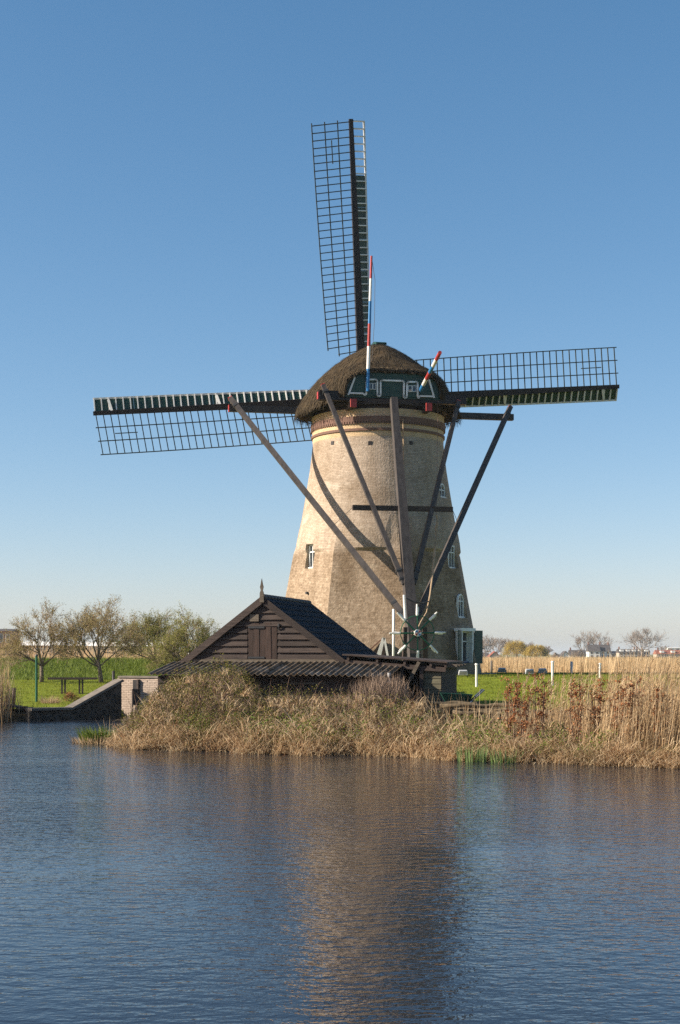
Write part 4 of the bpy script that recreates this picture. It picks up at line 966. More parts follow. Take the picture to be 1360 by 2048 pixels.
# ------------------------------------------------------------------ trees
def tree(name, base, hgt, label, seed, spread=1.0, limbs=6, trunk_h=.28, r0=.11, leafmat=None, nleaf=3, leafsize=.06, depth=4, twr=.006, barkmat='bark', twigmat='twig', group=None, droop=0.0, kids=(4,4,4,5), cat='tree', stems=1, up=.55):
    rs = np.random.default_rng(seed); mb = MB(); tips = []; tw0 = []; tw1 = []; twr_ = []
    base = Vector(base)
    def rv(): return Vector(rs.normal(0, 1, 3))
    def grow(p, d, ln, r, lev):
        n_ = 3; pts = [p]; rr = [r]; q = p; dd = d.copy()
        for i in range(n_):
            dd = (dd + rv() * .13 + Vector((0, 0, .06 * up - droop * lev * .05))).normalized(); q = q + dd * ln / n_; pts.append(q); rr.append(r * (1 - .5 * (i + 1) / n_))
        if lev < 3: mb.tube(pts, rr, 6 if lev < 2 else 4, False)
        else:
            for a_, b_, c_ in zip(pts, pts[1:], rr): tw0.append(a_[:]); tw1.append(b_[:]); twr_.append(c_)
        if lev >= depth: tips.extend([v[:] for v in pts[1:]]); return
        K = kids[min(lev, len(kids) - 1)]
        for k in range(K):
            f = rs.uniform(.35, 1.0); j = min(int(f * n_), n_ - 1); s_ = pts[j].lerp(pts[j+1], f * n_ - j)
            side = rv(); side = (side - dd * side.dot(dd)).normalized(); sp = rs.uniform(.55, 1.05)
            nd = (dd + side * sp * spread + Vector((0, 0, .25 * up))).normalized()
            grow(s_, nd, ln * rs.uniform(.5, .72), max(r * .5, twr), lev + 1)
    tk = []
    for s_ in range(stems):
        b0 = base + Vector((rs.normal(0, .12) * (stems > 1), rs.normal(0, .12) * (stems > 1), -.1)); topz = hgt * trunk_h
        a1 = b0 + Vector((rs.normal(0, .05), rs.normal(0, .05), topz * .5)); a2 = a1 + Vector((rs.normal(0, .06), rs.normal(0, .06), topz * .55))
        tk.append(([b0, a1, a2], [r0 * 1.25, r0, r0 * .9]))
        for k in range(limbs):
            az = 2 * math.pi * k / limbs + rs.normal(0, .25); el = rs.uniform(.35, 1.25)
            d = Vector((math.cos(az) * math.cos(el) * spread, math.sin(az) * math.cos(el) * spread, math.sin(el))).normalized()
            st = a1.lerp(a2, rs.uniform(.35, 1)); grow(st, d, hgt * rs.uniform(.36, .5), r0 * .42, 1)
        grow(a2, Vector((rs.normal(0, .15), rs.normal(0, .15), 1)).normalized(), hgt * .42, r0 * .55, 1)
    o = thing(name, base, label, cat, group)
    tb = MB()
    for p, r in tk: tb.tube(p, r, 9)
    tb.build('trunk', M[barkmat], o, True, base)
    A = np.array(tw0); Bq = np.array(tw1); rr = np.array(twr_)[:, None]; d = Bq - A; d /= np.linalg.norm(d, axis=1)[:, None]
    s1 = np.cross(d, rs.normal(0, 1, A.shape)); s1 /= np.linalg.norm(s1, axis=1)[:, None]; s2 = np.cross(d, s1)
    V = []
    for P_, sc in ((A, 1.0), (Bq, .65)):
        for k in range(3):
            a = 2 * math.pi * k / 3; V.append(P_ + (s1 * math.cos(a) + s2 * math.sin(a)) * rr * sc)
    V = np.stack(V, 1).reshape(-1, 3); n_ = len(A)
    Tt = np.array([[0,1,4],[0,4,3],[1,2,5],[1,5,4],[2,0,3],[2,3,5]]); Tt = (np.arange(n_)[:, None, None] * 6 + Tt[None]).reshape(-1, 3)
    mb.build('limbs', M[barkmat], o, True, base)
    raw('crown', V, Tt, M[twigmat], o, origin=base)
    if leafmat:
        tp = np.array(tips); rep = np.repeat(tp, nleaf, 0) + rs.normal(0, leafsize * 1.2, (len(tp) * nleaf, 3))
        LV, LT_ = leaves(rep, rs.uniform(.6, 1.3, len(rep)) * leafsize); raw('leaves', LV, LT_, M[leafmat], o, origin=base)
    return o
def at_ground(px, d): x = gx(px, d); return (x, d, H(x, d))
tree('hawthorn_tree', at_ground(83, 80), 3.95, 'leftmost small budding tree on the lawn by the green post', 3, .95, 8, .27, .105, 'bud', 4, .055, 4, .009, twigmat='pale_twig', kids=(5,5,5,5), group='small trees on the left lawn')
tree('hawthorn_tree', at_ground(203, 80), 4.3, 'middle small budding tree with straight trunk behind the wooden rail', 8, 1.05, 8, .30, .11, 'bud', 5, .055, 4, .009, twigmat='pale_twig', kids=(5,6,5,5), group='small trees on the left lawn')
tree('leafing_tree', at_ground(305, 92), 4.3, 'yellow-green leafing bushy tree right of the two bare lawn trees', 12, 1.2, 10, .10, .13, 'leafy', 8, .055, 4, .008, twigmat='pale_twig', kids=(5,5,5,5), group='small trees on the left lawn')
tree('leafing_tree', at_ground(382, 88), 4.2, 'yellow-green leafing tree half hidden by the left shed roof', 21, 1.2, 10, .10, .13, 'leafy', 8, .055, 4, .008, twigmat='pale_twig', kids=(5,5,5,5), group='small trees on the left lawn')

# ------------------------------------------------------------------ far houses and trees
def house(name, px0, px1, pe, pr, d, wall, roofm, label, nwin=3, rows=2, chim=0, gable=False, depth=9, dormers=0):
    x0, x1 = gx(px0, d), gx(px1, d); ze = EYE + (1308 - pe) / F * d; zr_ = EYE + (1308 - pr) / F * d; zg = .3
    o = thing(name, ((x0+x1)/2, d, zg), label, 'building', 'far buildings')
    MB().box(((x0+x1)/2, d + depth/2, (zg+ze)/2), (x1 - x0, depth, ze - zg)).build('wall', M[wall], o)
    e = .35
    if gable:
        MB().prism([(x0, d + .02, ze + .003), (x1, d + .02, ze + .003), ((x0+x1)/2, d + .02, zr_ - .1)], (0, depth - .04, 0)).build('gable_wall', M[wall], o)
        xm = (x0 + x1) / 2
        for s, xe in ((-1, x0 - e), (1, x1 + e)): MB().prism([(xm, d - .3, zr_), (xe, d - .3, ze - .2), (xe, d - .3, ze + .05), (xm, d - .3, zr_ + .3)], (0, depth + .6, 0)).build('roof_slope', M[roofm], o)
    else:
        rf = MB().prism([(x0 - e, d - e, ze + .01), (x0 - e, d + depth + e, ze + .01), (x0 - e, d + depth/2, zr_)], (x1 - x0 + 2 * e, 0, 0)).build('roof', M[roofm], o)
        for k in range(chim): xx = x0 + (x1 - x0) * (.08 + .84 * k / max(chim - 1, 1)); MB().box((xx, d + depth/2, zr_ + .5), (.7, .7, 1.6)).build('chimney', M['house_brick'], rf)
        for k in range(dormers):
            xx = x0 + (x1 - x0) * (k + .5) / dormers; zd = (ze + zr_) / 2
            dm_ = MB().box((xx, d + 1.3, zd + .1), (2.0, 2.2, (zr_ - ze) * .55)).build('dormer', M['house_white'], rf)
    hh = (ze - zg) / rows
    for j in range(rows):
        for k in range(nwin):
            xx = x0 + (x1 - x0) * (k + .5) / nwin; zz = zg + hh * (j + .55); ww = min(1.1, (x1 - x0) / nwin * .5)
            wn = MB().box((xx, d - .03, zz), (ww + .24, .1, hh * .5 + .2)).build('window', M['house_white'] if wall != 'house_white' else M['house_buff'], o)
            MB().box((xx, d - .09, zz), (ww, .05, hh * .5)).build('pane', M['pane'], wn)
house('white_house', 1178, 1200, 1303, 1289, 800, 'house_white', 'house_roof', 'white two-storey far house with dark roof, its left half', 2, 2, 1)
house('white_house', 1201, 1221, 1303, 1289, 803, 'house_white', 'house_roof', 'white far house with dark roof and end chimney, right half of the pair', 2, 2, 2)
house('gabled_house', 1123, 1141, 1313, 1303, 700, 'house_white', 'house_roof', 'small white far house with its gable towards the water', 1, 1, 0, True)
house('low_house', 1141, 1172, 1311, 1300, 760, 'house_buff', 'house_roof', 'low grey far house just left of the white house', 2, 1, 1)
house('terrace_house', 1238, 1275, 1305, 1298, 820, 'house_buff', 'house_roof', 'far buff terrace with dark roof and white dormers', 5, 2, 2, False, 9, 3)
house('terrace_house', 1275, 1300, 1305, 1298, 824, 'house_buff', 'house_roof', 'far buff terrace end hidden behind the big bare tree', 3, 2, 1, False, 9, 2)
house('red_roofed_terrace', 1314, 1380, 1308, 1300, 780, 'house_buff', 'house_roof_red', 'far terrace with red roof and white dormers at the right edge', 6, 2, 2, False, 9, 3)
house('flat_block', 1336, 1400, 1296, 1295, 900, 'house_white', 'house_white', 'white flat-topped far block above the red roof', 5, 2)
house('shed_house', 980, 1000, 1313, 1304, 620, 'house_buff', 'house_roof_red', 'small pinkish far house left of the yellow willows', 2, 1, 1, True)
house('shed_house', 952, 978, 1314, 1306, 640, 'house_buff', 'house_roof', 'low far building directly beside the green shutter', 2, 1)
house('grey_house', 1221, 1238, 1307, 1302, 850, 'house_buff', 'house_roof', 'low grey far building between white house and terrace', 2, 1)
house('brick_house', -30, 22, 1262, 1257, 330, 'house_brick', 'house_roof', 'red brick far building at the left edge of the picture', 4, 2)
house('brick_terrace', 40, 160, 1291, 1283, 420, 'house_brick', 'house_white', 'long brick far building with white roof edge behind the left trees', 9, 1)
house('long_hall', 165, 330, 1292, 1284, 440, 'house_buff', 'house_white', 'long pale far hall seen through the middle trees', 9, 1)
def fartree(px, pt, d, label, seed, spread=1.0, limbs=6, th=.2, kids=(5,5,5,5), name='bare_tree', r=.35):
    x = gx(px, d); hgt = EYE + (1308 - pt) / F * d - .5
    return tree(name, (x, d, .5), hgt * .92, label, seed, spread, limbs, th, r, None, 0, 0, 4, .05, 'far_twig', 'far_twig', 'bare trees on the horizon', 0, kids)
k_ = 0
for px, pt, lab in ((952, 1268, 'leftmost bare far tree, partly behind the green shutter'), (972, 1262, 'tall bare far tree next to the green shutter'), (993, 1265, 'bare far tree second right of the green shutter'),
                    (1014, 1268, 'bare far tree rising behind the left yellow willow'), (1034, 1272, 'bare far tree top showing between the two willows'), (1056, 1278, 'bare far tree behind the right yellow willow'), (1096, 1288, 'low bare far tree right of the willows')):
    fartree(px, pt, 690 + 9 * k_, lab, 40 + k_, .85, 6, .18); k_ += 1
fartree(1165, 1259, 830, 'slim bare far tree behind the low grey house', 51, .7); fartree(1195, 1258, 850, 'bare far tree rising behind the white house roof', 52, .75)
fartree(1158, 1294, 690, 'dense brown far shrub tree before the low grey house', 53, 1.2, 8, .08); fartree(1283, 1240, 760, 'biggest broad bare tree on the far horizon', 54, 1.1, 8, .2, (6,6,5,5), r=.4)
fartree(1330, 1287, 800, 'small bare far tree right of the biggest one', 55, 1.0)
fartree(1110, 1300, 600, 'dark low far bush between willows and gabled house', 56, 1.3, 8, .06)
def willow(px, pt, d, wpx, label, seed):
    rs = np.random.default_rng(seed); x = gx(px, d); zt_ = EYE + (1308 - pt) / F * d; hw = wpx / F * d / 2; zb_ = .5; o = thing('willow_tree', (x, d, zb_), label, 'tree', 'yellow willows')
    MB().tube([(x, d, .3), (x + .1, d, 1.6), (x, d, zt_ * .6)], [.4, .32, .2], 8).build('trunk', M['bark'], o)
    n_ = 5200; c_ = np.array([[rs.normal(0, .5) * hw, rs.normal(0, .5) * hw, rs.uniform(.45, .8)] for _ in range(26)]); 
    a = rs.uniform(0, 2*np.pi, n_); rr = np.sqrt(rs.uniform(0.1, 1, n_)); lob = 1 + .12 * np.sin(3 * a + seed) + .1 * np.sin(7 * a)
    topz = (zt_ - zb_) * (1 - .75 * rr ** 2.6) * (1 + .07 * np.sin(5 * a + rr * 9)); base = np.stack([x + rr * hw * lob * np.cos(a), d + rr * hw * lob * np.sin(a), zb_ + topz], 1)
    base[:, 2] -= rs.uniform(0, .25, n_) * topz
    V, T = ribbons(base, rs.uniform(.8, 2.2, n_), rs.uniform(.06, .13, n_), a, np.full(n_, .9), rs.uniform(1.4, 2.2, n_), 3)
    raw('crown', V, T, M['willow'], o, origin=(x, d, zb_))
willow(1033, 1281, 520, 42, 'rounded yellow willow, taller left one of the pair', 5); willow(1073, 1290, 512, 38, 'rounded yellow willow, lower right one of the pair', 6)

# ------------------------------------------------------------------ grass, reeds and scrub
def scatter(n, x0, x1, y0, y1, keep=None):
    P_ = np.stack([rng.uniform(x0, x1, n), rng.uniform(y0, y1, n)], 1)
    if keep is not None: P_ = P_[keep(P_[:, 0], P_[:, 1])]
    return np.column_stack([P_, height(P_[:, 0], P_[:, 1]) - .02])
def U(a, b_, n): return rng.uniform(a, b_, n)
def AZ(n): return rng.uniform(0, 2 * np.pi, n)
def clump(x, y, s=1.0, ph=0): return .5 + .5 * np.sin(x * 1.9 * s + 1.3 * np.sin(y * 1.1 * s + ph)) * np.sin(y * 1.6 * s + 2 * np.sin(x * .8 * s + ph))
def stuff(name, vt, mat, label, cat):
    o = raw(name, vt[0], vt[1], M[mat], None, 'stuff', origin=vt[0].mean(0) * np.array([1, 1, 0])); return tag(o, label, cat)
off_mill = lambda x, y: np.hypot(x - AX, y - AY) > 5.6
# mown lawn right of the shed, lawn and dike on the left
b_ = scatter(52000, 2.9, 24, 44.5, 79, lambda x, y: off_mill(x, y) & (x < 1.5 + y * .26)); n_ = len(b_)
v1 = ribbons(b_, U(.06, .13, n_), U(.012, .024, n_), AZ(n_), U(0, .5, n_), U(.2, .8, n_), 2)
stuff('lawn_grass', v1, 'grass', 'short bright green mown grass right of the mill', 'grass')
b_ = scatter(36000, -21, -6.6, 54.2, 84, lambda x, y: (x > -.25 * y - 1)); n_ = len(b_)
stuff('lawn_grass', ribbons(b_, U(.06, .12, n_), U(.014, .028, n_), AZ(n_), U(0, .5, n_), U(.2, .8, n_), 2), 'grass', 'short green mown lawn under the left trees', 'grass')
b_ = scatter(34000, -27, 1, 83.5, 98.5, lambda x, y: (x > -.25 * y - 1)); n_ = len(b_)
stuff('dike_grass', ribbons(b_, U(.15, .42, n_), U(.025, .05, n_), AZ(n_), U(0, .6, n_), U(.3, 1.1, n_), 2), 'lush', 'rougher lush green grass on the dike behind the left lawn', 'grass')
# far reed fields
b_ = scatter(52000, 2, 40, 80, 150, lambda x, y: (x > .04 * y) & (x < .25 * y + 1) & (rng.uniform(0, 1, len(x)) < np.clip(1.5 - (y - 80) / 80, .3, 1))); n_ = len(b_)
v1 = ribbons(b_, U(.85, 1.5, n_), U(.018, .04, n_), AZ(n_), U(0, .12, n_), U(0, .5, n_), 3)
b2 = scatter(20000, 8, 100, 150, 400, lambda x, y: (x > .06 * y) & (x < .25 * y + 1)); n2 = len(b2)
v2 = ribbons(b2, U(.8, 1.45, n2), U(.06, .14, n2), AZ(n2), U(0, .12, n2), U(0, .5, n2), 2)
stuff('reed_field', merge(v1, v2), 'far_reed', 'wide pale field of dry reeds beyond the lawn on the right', 'reeds')
b_ = scatter(30000, -38, 2, 98, 150, lambda x, y: (x > -.25 * y - 1) & (x < .02 * y)); n_ = len(b_)
stuff('reed_field', ribbons(b_, U(.8, 1.6, n_), U(.02, .045, n_), AZ(n_), U(0, .12, n_), U(0, .5, n_), 3), 'far_reed', 'band of dry reeds on top of the dike behind left trees', 'reeds')

# dry grass along the whole near bank: tufts that arch over and collapse
front = lambda x: np.interp(x, SX, SY) + .25 * np.sin(x * 1.7) + .15 * np.sin(x * 4.1 + 1)
def strip(n, x0, x1, d0, d1, pw=1.0):
    x = U(x0, x1, n); s = d0 + (d1 - d0) * rng.uniform(0, 1, n) ** pw; y = front(x) + s; return np.column_stack([x, y, np.maximum(height(x, y), .0) - .03])
def tufts(cen, per, rad_, lmin, lmax, wmin, wmax, head, hspread, seg=5, wob=.2, lean_=(.05, .9), dr_=(.8, 2.6)):
    n = len(cen); k = np.repeat(np.arange(n), per); m = len(k); sz = U(.55, 1.25, n)[k]
    b = cen[k].copy(); a = AZ(m); q = rad_ * np.sqrt(rng.uniform(0, 1, m)) * sz; b[:, 0] += q * np.cos(a); b[:, 1] += q * np.sin(a)
    hd = (head + rng.normal(0, hspread, n))[k] + rng.normal(0, .55, m)
    return ribbons(b, U(lmin, lmax, m) * sz, U(wmin, wmax, m), hd, U(*lean_, m), U(*dr_, m), seg, wob)
low = lambda x, s: np.where((x > 1.6) & (x < 5.2) & (s > 2.6), .4, 1.0)      # trodden ground around the log pile
c1 = strip(980, -6.0, 13.5, .15, 6.5, 1.3); c1 = c1[rng.uniform(0, 1, len(c1)) < low(c1[:, 0], c1[:, 1] - front(c1[:, 0])) * (.4 + .6 * clump(c1[:, 0], c1[:, 1], 1.1))]
v1 = tufts(c1, 26, .2, .35, .85, .010, .032, -1.57, .9)
c2 = strip(1000, -6.0, 13.5, -.12, .7); v2 = tufts(c2, 24, .16, .25, .6, .012, .024, -1.57, .7, 4, .25, (.2, 1.1), (.8, 2.2))
c3 = strip(330, -4.8, 13.5, .2, 3.8); v3 = tufts(c3, 10, .12, .5, 1.1, .022, .036, -1.57, 1.0, 6, .35, (.1, .9), (1.2, 2.9))
stuff('dry_grass', merge(v1, v2, v3), 'straw', 'matted straw-coloured dead grass hanging along the near bank', 'grass')
b_ = strip(26000, -4.8, 9, .1, 5.5, 1.1); b_ = b_[clump(b_[:, 0], b_[:, 1], 1.4, 4) > .5]; n_ = len(b_)
v1 = ribbons(b_, U(.12, .42, n_), U(.010, .02, n_), AZ(n_), U(0, .7, n_), U(.4, 1.6, n_), 3)
lp = strip(26000, -4.8, 6.5, .1, 5.0); lp = lp[clump(lp[:, 0], lp[:, 1], 1.4, 4) > .62]; lp[:, 2] += U(.05, .55, len(lp))
stuff('green_undergrowth', merge(v1, leaves(lp, U(.03, .07, len(lp)))), 'lush', 'fresh green nettles and grass sprouting through the dead bank grass', 'undergrowth')

# bramble thicket at the left end of the bank
def lump(x, y): return np.sin(x * 3.1 + 1.2 * np.sin(y * 2.3)) * np.sin(y * 2.7 + np.sin(x * 1.9)) * .5 + np.sin(x * 6.3 + 2) * np.sin(y * 5.7 + 1) * .3
def bramble_top(x, y):
    s = y - front(x); hx = sstep(-6.1, -4.0, x); edge = sstep(-.4, 3.6, s)
    tall = 1 - .62 * sstep(-3.1, -2.0, x)
    return (.22 + 1.22 * edge * (.25 + .75 * hx) * tall) * (1 + .40 * lump(x, y))
def tangle(n, x0, x1, s0, s1):
    x = U(x0, x1, n); y = front(x) + U(s0, s1, n); y = np.minimum(y, 44.2 - .24 * (x + 4.5) - U(0, .3, n)); return x, y
x, y = tangle(16000, -6.0, 1.6, .1, 7.2); m_ = rng.uniform(0, 1, len(x)) < 1.1 - .75 * sstep(-3.4, -1.4, x); x, y = x[m_], y[m_]; n_ = len(x); g0 = np.maximum(height(x, y), 0); tp = bramble_top(x, y)
b_ = np.column_stack([x, y, g0 + U(0, .8, n_) * tp])
v1 = ribbons(b_, U(.2, .7, n_) * (.35 + tp * .45), U(.007, .014, n_), AZ(n_), U(.0, 1.2, n_), U(.0, 2.0, n_), 5, .35)
xs_, ys_ = tangle(700, -5.8, 1.4, .4, 7.0); ns_ = len(xs_); bs_ = np.column_stack([xs_, ys_, np.maximum(height(xs_, ys_), 0) + bramble_top(xs_, ys_) * .7])
v1 = merge(v1, ribbons(bs_, U(.35, .9, ns_), U(.008, .013, ns_), AZ(ns_), U(0, .6, ns_), U(.3, 2.2, ns_), 6, .15))
stuff('bramble_canes', v1, 'twig', 'tangle of brown arching bramble canes before the shed', 'bramble')
x, y = tangle(64000, -6.05, 1.9, .0, 7.2); dens = np.clip(1.2 - sstep(-3.4, -.4, x), .3, 1) * (.12 + .88 * clump(x, y, 2.3, 3)); m_ = rng.uniform(0, 1, len(x)) < dens; x, y = x[m_], y[m_]; n_ = len(x)
pos = np.column_stack([x, y, np.maximum(height(x, y), 0) + bramble_top(x, y) * (1.04 - rng.uniform(0, 1, n_) ** 1.8 * .85) + rng.normal(0, .045, n_)])
stuff('bramble_leaves', leaves(pos, U(.022, .06, n_), .8), 'bramble_leaf', 'small yellow-green leaves over the bramble thicket before the shed', 'bramble')
x, y = tangle(420, -5.2, 2.2, .3, 5.0); m_ = clump(x, y, 1.5, 6) > .5; x, y = x[m_], y[m_]; n_ = len(x)
b_ = np.column_stack([x, y, np.maximum(height(x, y), 0) + bramble_top(x, y) * U(.5, .95, n_)])
stuff('dead_stalks', tufts(b_, 16, .14, .25, .6, .014, .030, -1.57, 1.0, 5, .4, (.2, 1.3), (.8, 2.6)), 'straw', 'pale dead reed stalks collapsed through the bramble thicket', 'reeds')

# standing reeds on the right bank
b_ = strip(19000, 3.9, 13.5, .5, 7.5, 1.0); k = .05 + .95 * sstep(4.5, 7.2, b_[:, 0]) * (.25 + .75 * clump(b_[:, 0], b_[:, 1], 1.3, 5)); b_ = b_[rng.uniform(0, 1, len(b_)) < k * .8]; n_ = len(b_)
hh = (.55 + 1.3 * rng.beta(2.2, 2.2, n_)) * (.84 + .66 * sstep(5, 7.6, b_[:, 0])) * (.8 + .35 * clump(b_[:, 0], b_[:, 1], .9, 8))
az0 = rng.normal(.1, .75, n_)
v1 = ribbons(b_, hh, U(.009, .016, n_), az0, np.abs(rng.normal(.17, .13, n_)), rng.normal(0, .12, n_), 4, .05)
kk = rng.integers(0, n_, 9000); lb_ = b_[kk].copy(); fr = U(.2, .9, len(kk)); lb_[:, 2] += fr * hh[kk] * .97; lb_[:, 0] += fr * hh[kk] * .17 * np.cos(az0[kk])
v2 = ribbons(lb_, U(.12, .34, len(kk)), U(.012, .022, len(kk)), rng.normal(.2, 1.3, len(kk)), U(.3, 1.1, len(kk)), U(.4, 1.8, len(kk)), 4, .25)
c3 = strip(260, 4.6, 13.5, .3, 3.0); v3 = tufts(c3, 20, .22, .4, .9, .012, .022, -1.2, 1.2, 5, .3, (.3, 1.3), (.4, 1.8))
pb = strip(520, 4.3, 13.5, .8, 7.0); n_ = len(pb); ph_ = U(1.2, 1.95, n_) * (.8 + .2 * sstep(5, 7.6, pb[:, 0])); pa_ = rng.normal(.1, .7, n_); pl_ = np.abs(rng.normal(.14, .1, n_))
v4 = ribbons(pb, ph_, U(.010, .015, n_), pa_, pl_, np.zeros(n_), 4)
tip = pb + np.column_stack([np.sin(pl_) * np.cos(pa_), np.sin(pl_) * np.sin(pa_), np.cos(pl_)]) * ph_[:, None]; kk = np.repeat(np.arange(n_), 14); tb_ = tip[kk] - np.column_stack([np.zeros((len(kk), 2)), U(.0, .16, len(kk))])
v5 = ribbons(tb_, U(.06, .15, len(kk)), U(.010, .02, len(kk)), rng.normal(.3, .7, len(kk)), U(.1, .9, len(kk)), U(.3, 1.6, len(kk)), 3)
stuff('bank_reeds', merge(v1, v2, v3, v4, v5), 'reed', 'tall dry golden reeds standing along the right bank', 'reeds')
# straggling stems around the log pile and wheelbarrow
b_ = strip(300, 2.2, 5.6, 1.5, 7.0); n_ = len(b_)
stuff('bank_stalks', ribbons(b_, U(.4, 1.25, n_), U(.011, .018, n_), AZ(n_), U(0, .6, n_), U(-.1, .3, n_), 4, .08), 'reed', 'scattered dry stalks leaning over the log pile', 'reeds')
# reeds at the far left shore
b_ = scatter(1500, -14.5, -11.55, 50.6, 54.5); b_[:, 2] = np.maximum(b_[:, 2], -.1); n_ = len(b_)
hs_ = np.where(b_[:, 0] < -12.1, U(1.2, 2.2, n_), U(.5, 1.5, n_)); keep = (b_[:, 0] < -12.0) | (rng.uniform(0, 1, n_) < .16); b_, hs_ = b_[keep], hs_[keep]; n_ = len(b_)
stuff('shore_reeds', ribbons(b_, hs_, U(.015, .028, n_), AZ(n_), np.abs(rng.normal(.06, .08, n_)), U(0, .35, n_), 4, .08), 'reed', 'tall clump of dry reeds at the left edge of the shore', 'reeds')

def tuft(name, px, d, n, r, hmin, hmax, wd_, mat, label, cat, lean_=.35, droop=.5, group=None, z=None):
    x = gx(px, d); a = AZ(n); q = r * np.sqrt(rng.uniform(0, 1, n)); bx = x + q * np.cos(a); by_ = d + q * np.sin(a) * .8; bz = np.maximum(height(bx, by_), 0) if z is None else np.full(n, z)
    V, T = ribbons(np.column_stack([bx, by_, bz - .05]), U(hmin, hmax, n), U(wd_ * .7, wd_ * 1.2, n), a, U(0, lean_, n), U(0, droop, n), 4)
    return tag(raw(name, V, T, M[mat], None, None, origin=(x, d, 0 if z is None else z)), label, cat, group)
tuft('iris_clump', 948, 32.95, 130, .38, .25, .48, .028, 'iris_green', 'left clump of fresh green iris blades at the waterline', 'plant', .2, .25, 'iris clumps at the waterline')
tuft('iris_clump', 1012, float(front(3.7)) - .12, 110, .33, .2, .42, .028, 'iris_green', 'right clump of fresh green iris blades at the waterline', 'plant', .2, .25, 'iris clumps at the waterline')
sdx = thing('sedge_clump', (gx(198, 40), 40, 0), 'dark green sedge clump with straw skirt standing in the water', 'plant')
def part_ribbon(name, par, xc, d, n, r, hmin, hmax, wd_, mat, lean_, droop, z=0):
    a = AZ(n); q = r * np.sqrt(rng.uniform(0, 1, n)); V, T = ribbons(np.column_stack([xc + q * np.cos(a), d + q * np.sin(a) * .6, np.full(n, z - .04)]), U(hmin, hmax, n), U(wd_ * .7, wd_ * 1.2, n), a, U(0, lean_, n), U(0, droop, n), 4)
    return raw(name, V, T, M[mat], par, None, origin=(xc, d, z))
part_ribbon('blades', sdx, gx(203, 40), 40, 520, .55, .3, .58, .026, 'lush', .55, .6); part_ribbon('dead_skirt', sdx, gx(196, 39.8), 39.8, 480, .68, .15, .36, .024, 'straw', 1.2, 1.2)
part_ribbon('seed_stalks', sdx, gx(217, 40), 40, 9, .15, .6, .85, .02, 'straw', .25, .5)
tuft('garden_shrub', 100, 58.2, 240, .3, .25, .48, .02, 'straw', 'small straw-coloured tuft at the edge of the left lawn', 'plant', 1.1, .7)
tree('garden_shrub', at_ground(138, 60), .62, 'small reddish twiggy shrub beside the wooden rail', 31, 1.2, 7, .12, .02, 'dead_leaf', 2, .045, 3, .006, twigmat='twig', kids=(4,4,4), cat='shrub', barkmat='bark')
# bare upright shrub before the lean-to
sbx, sby = gx(768, 41.2), 41.2; sb = thing('bare_shrub', (sbx, sby, .55), 'leafless upright brown shrub growing before the lean-to end', 'shrub')
n_ = 420; bx = sbx + rng.normal(0, .38, n_); by_ = sby + rng.normal(0, .25, n_); bz = height(bx, by_)
ln_ = U(.8, 1.42, n_) * (1 - .25 * np.abs(bx - sbx)); azs = np.arctan2(by_ - sby, bx - sbx) + rng.normal(0, .4, n_)
v1 = ribbons(np.column_stack([bx, by_, bz - .05]), ln_, U(.012, .022, n_), azs, U(.0, .28, n_), U(-.15, .2, n_), 5, .15)
kk = rng.integers(0, n_, 2600); fr = U(.3, .9, len(kk)); tb_ = np.column_stack([bx[kk], by_[kk], bz[kk] + fr * ln_[kk] * .95]); tb_[:, 0] += np.cos(azs[kk]) * fr * ln_[kk] * .12
v2 = ribbons(tb_, U(.15, .42, len(kk)), U(.006, .011, len(kk)), AZ(len(kk)), U(.1, .7, len(kk)), U(-.3, .1, len(kk)), 3, .2)
raw('stems', *merge(v1, v2), M['pale_twig'], sb, origin=(sbx, sby, .55))
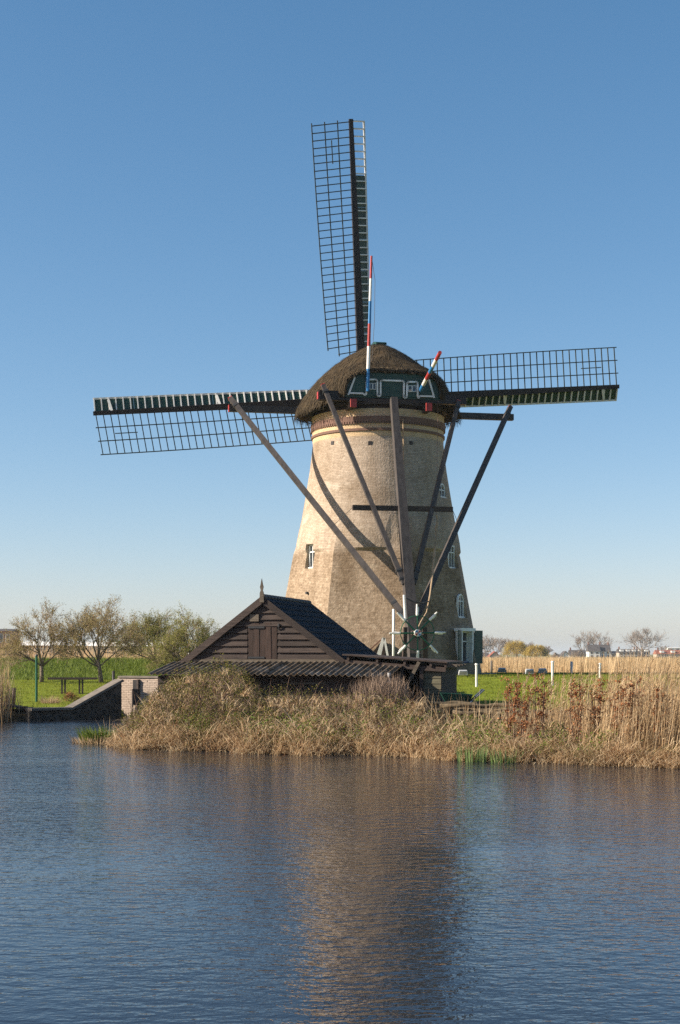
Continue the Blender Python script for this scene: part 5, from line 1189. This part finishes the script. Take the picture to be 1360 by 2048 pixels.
# brown-leaved saplings among the right reeds
for i, (px, pt, d, lab) in enumerate(((1026, 1348, 34.4, 'leftmost brown-leaved sapling among the reeds'), (1048, 1356, 33.9, 'brown-leaved sapling crowding the leftmost one'), (1084, 1350, 34.2, 'brown-leaved sapling before the middle white post'), (1150, 1345, 33.6, 'brown-leaved sapling with a dense top right of the middle post'),
        (1192, 1350, 33.6, 'thin brown-leaved sapling in front of the rightmost white post'), (1240, 1347, 33.2, 'tallest dense brown-leaved sapling in the right reeds'), (1262, 1352, 33.0, 'brown-leaved sapling just right of the tallest'), (1322, 1366, 32.5, 'rightmost brown-leaved sapling near the picture edge'))):
    x = gx(px, d); z0 = H(x, d); zt_ = EYE + (1308 - pt) / F * d; hg = zt_ - z0
    o = thing('beech_sapling', (x, d, z0), lab, 'sapling', 'brown-leaved saplings'); rs = np.random.default_rng(100 + i); stems_ = MB(); lv = []
    for s in range(5):
        az = rs.uniform(0, 6.28); top = Vector((x + math.cos(az) * .16, d + math.sin(az) * .16, z0 + hg * rs.uniform(.72, 1.0))); b0 = Vector((x + rs.normal(0, .05), d + rs.normal(0, .05), z0 - .05))
        md_ = b0.lerp(top, .5) + Vector((rs.normal(0, .05), 0, 0)); stems_.tube([b0, md_, top], [.016, .011, .005], 5)
        for q in range(11):
            f = rs.uniform(.22, 1); c_ = b0.lerp(md_, f * 2) if f < .5 else md_.lerp(top, f * 2 - 1); e_ = c_ + Vector((rs.normal(0, .1), rs.normal(0, .1), rs.uniform(.0, .14))); stems_.tube([c_, e_], [.006, .003], 4)
            for k in range(11): lv.append(c_.lerp(e_, rs.uniform(.1, 1.1)) + Vector(rs.normal(0, .03, 3)))
    stems_.build('stems', M['twig'], o); lv = np.array([v[:] for v in lv]); raw('leaves', *leaves(lv, rs.uniform(.035, .07, len(lv)), 0), M['dead_leaf'], o, origin=(x, d, z0))

# ------------------------------------------------------------------ thin spring haze over the polder
m = bpy.data.materials.new('air'); m.use_nodes = True; t = m.node_tree; t.nodes.remove(t.nodes['Principled BSDF'])
pv_ = t.nodes.new('ShaderNodeVolumePrincipled'); pv_.inputs['Color'].default_value = (.86, .94, 1.0, 1); pv_.inputs['Density'].default_value = .00013; pv_.inputs['Anisotropy'].default_value = .2
t.links.new(pv_.outputs[0], t.nodes['Material Output'].inputs['Volume'])
hz = MB().box((0, 4000, 14.5), (13000, 9000, 34)).build('haze', m); hz['kind'] = 'stuff'
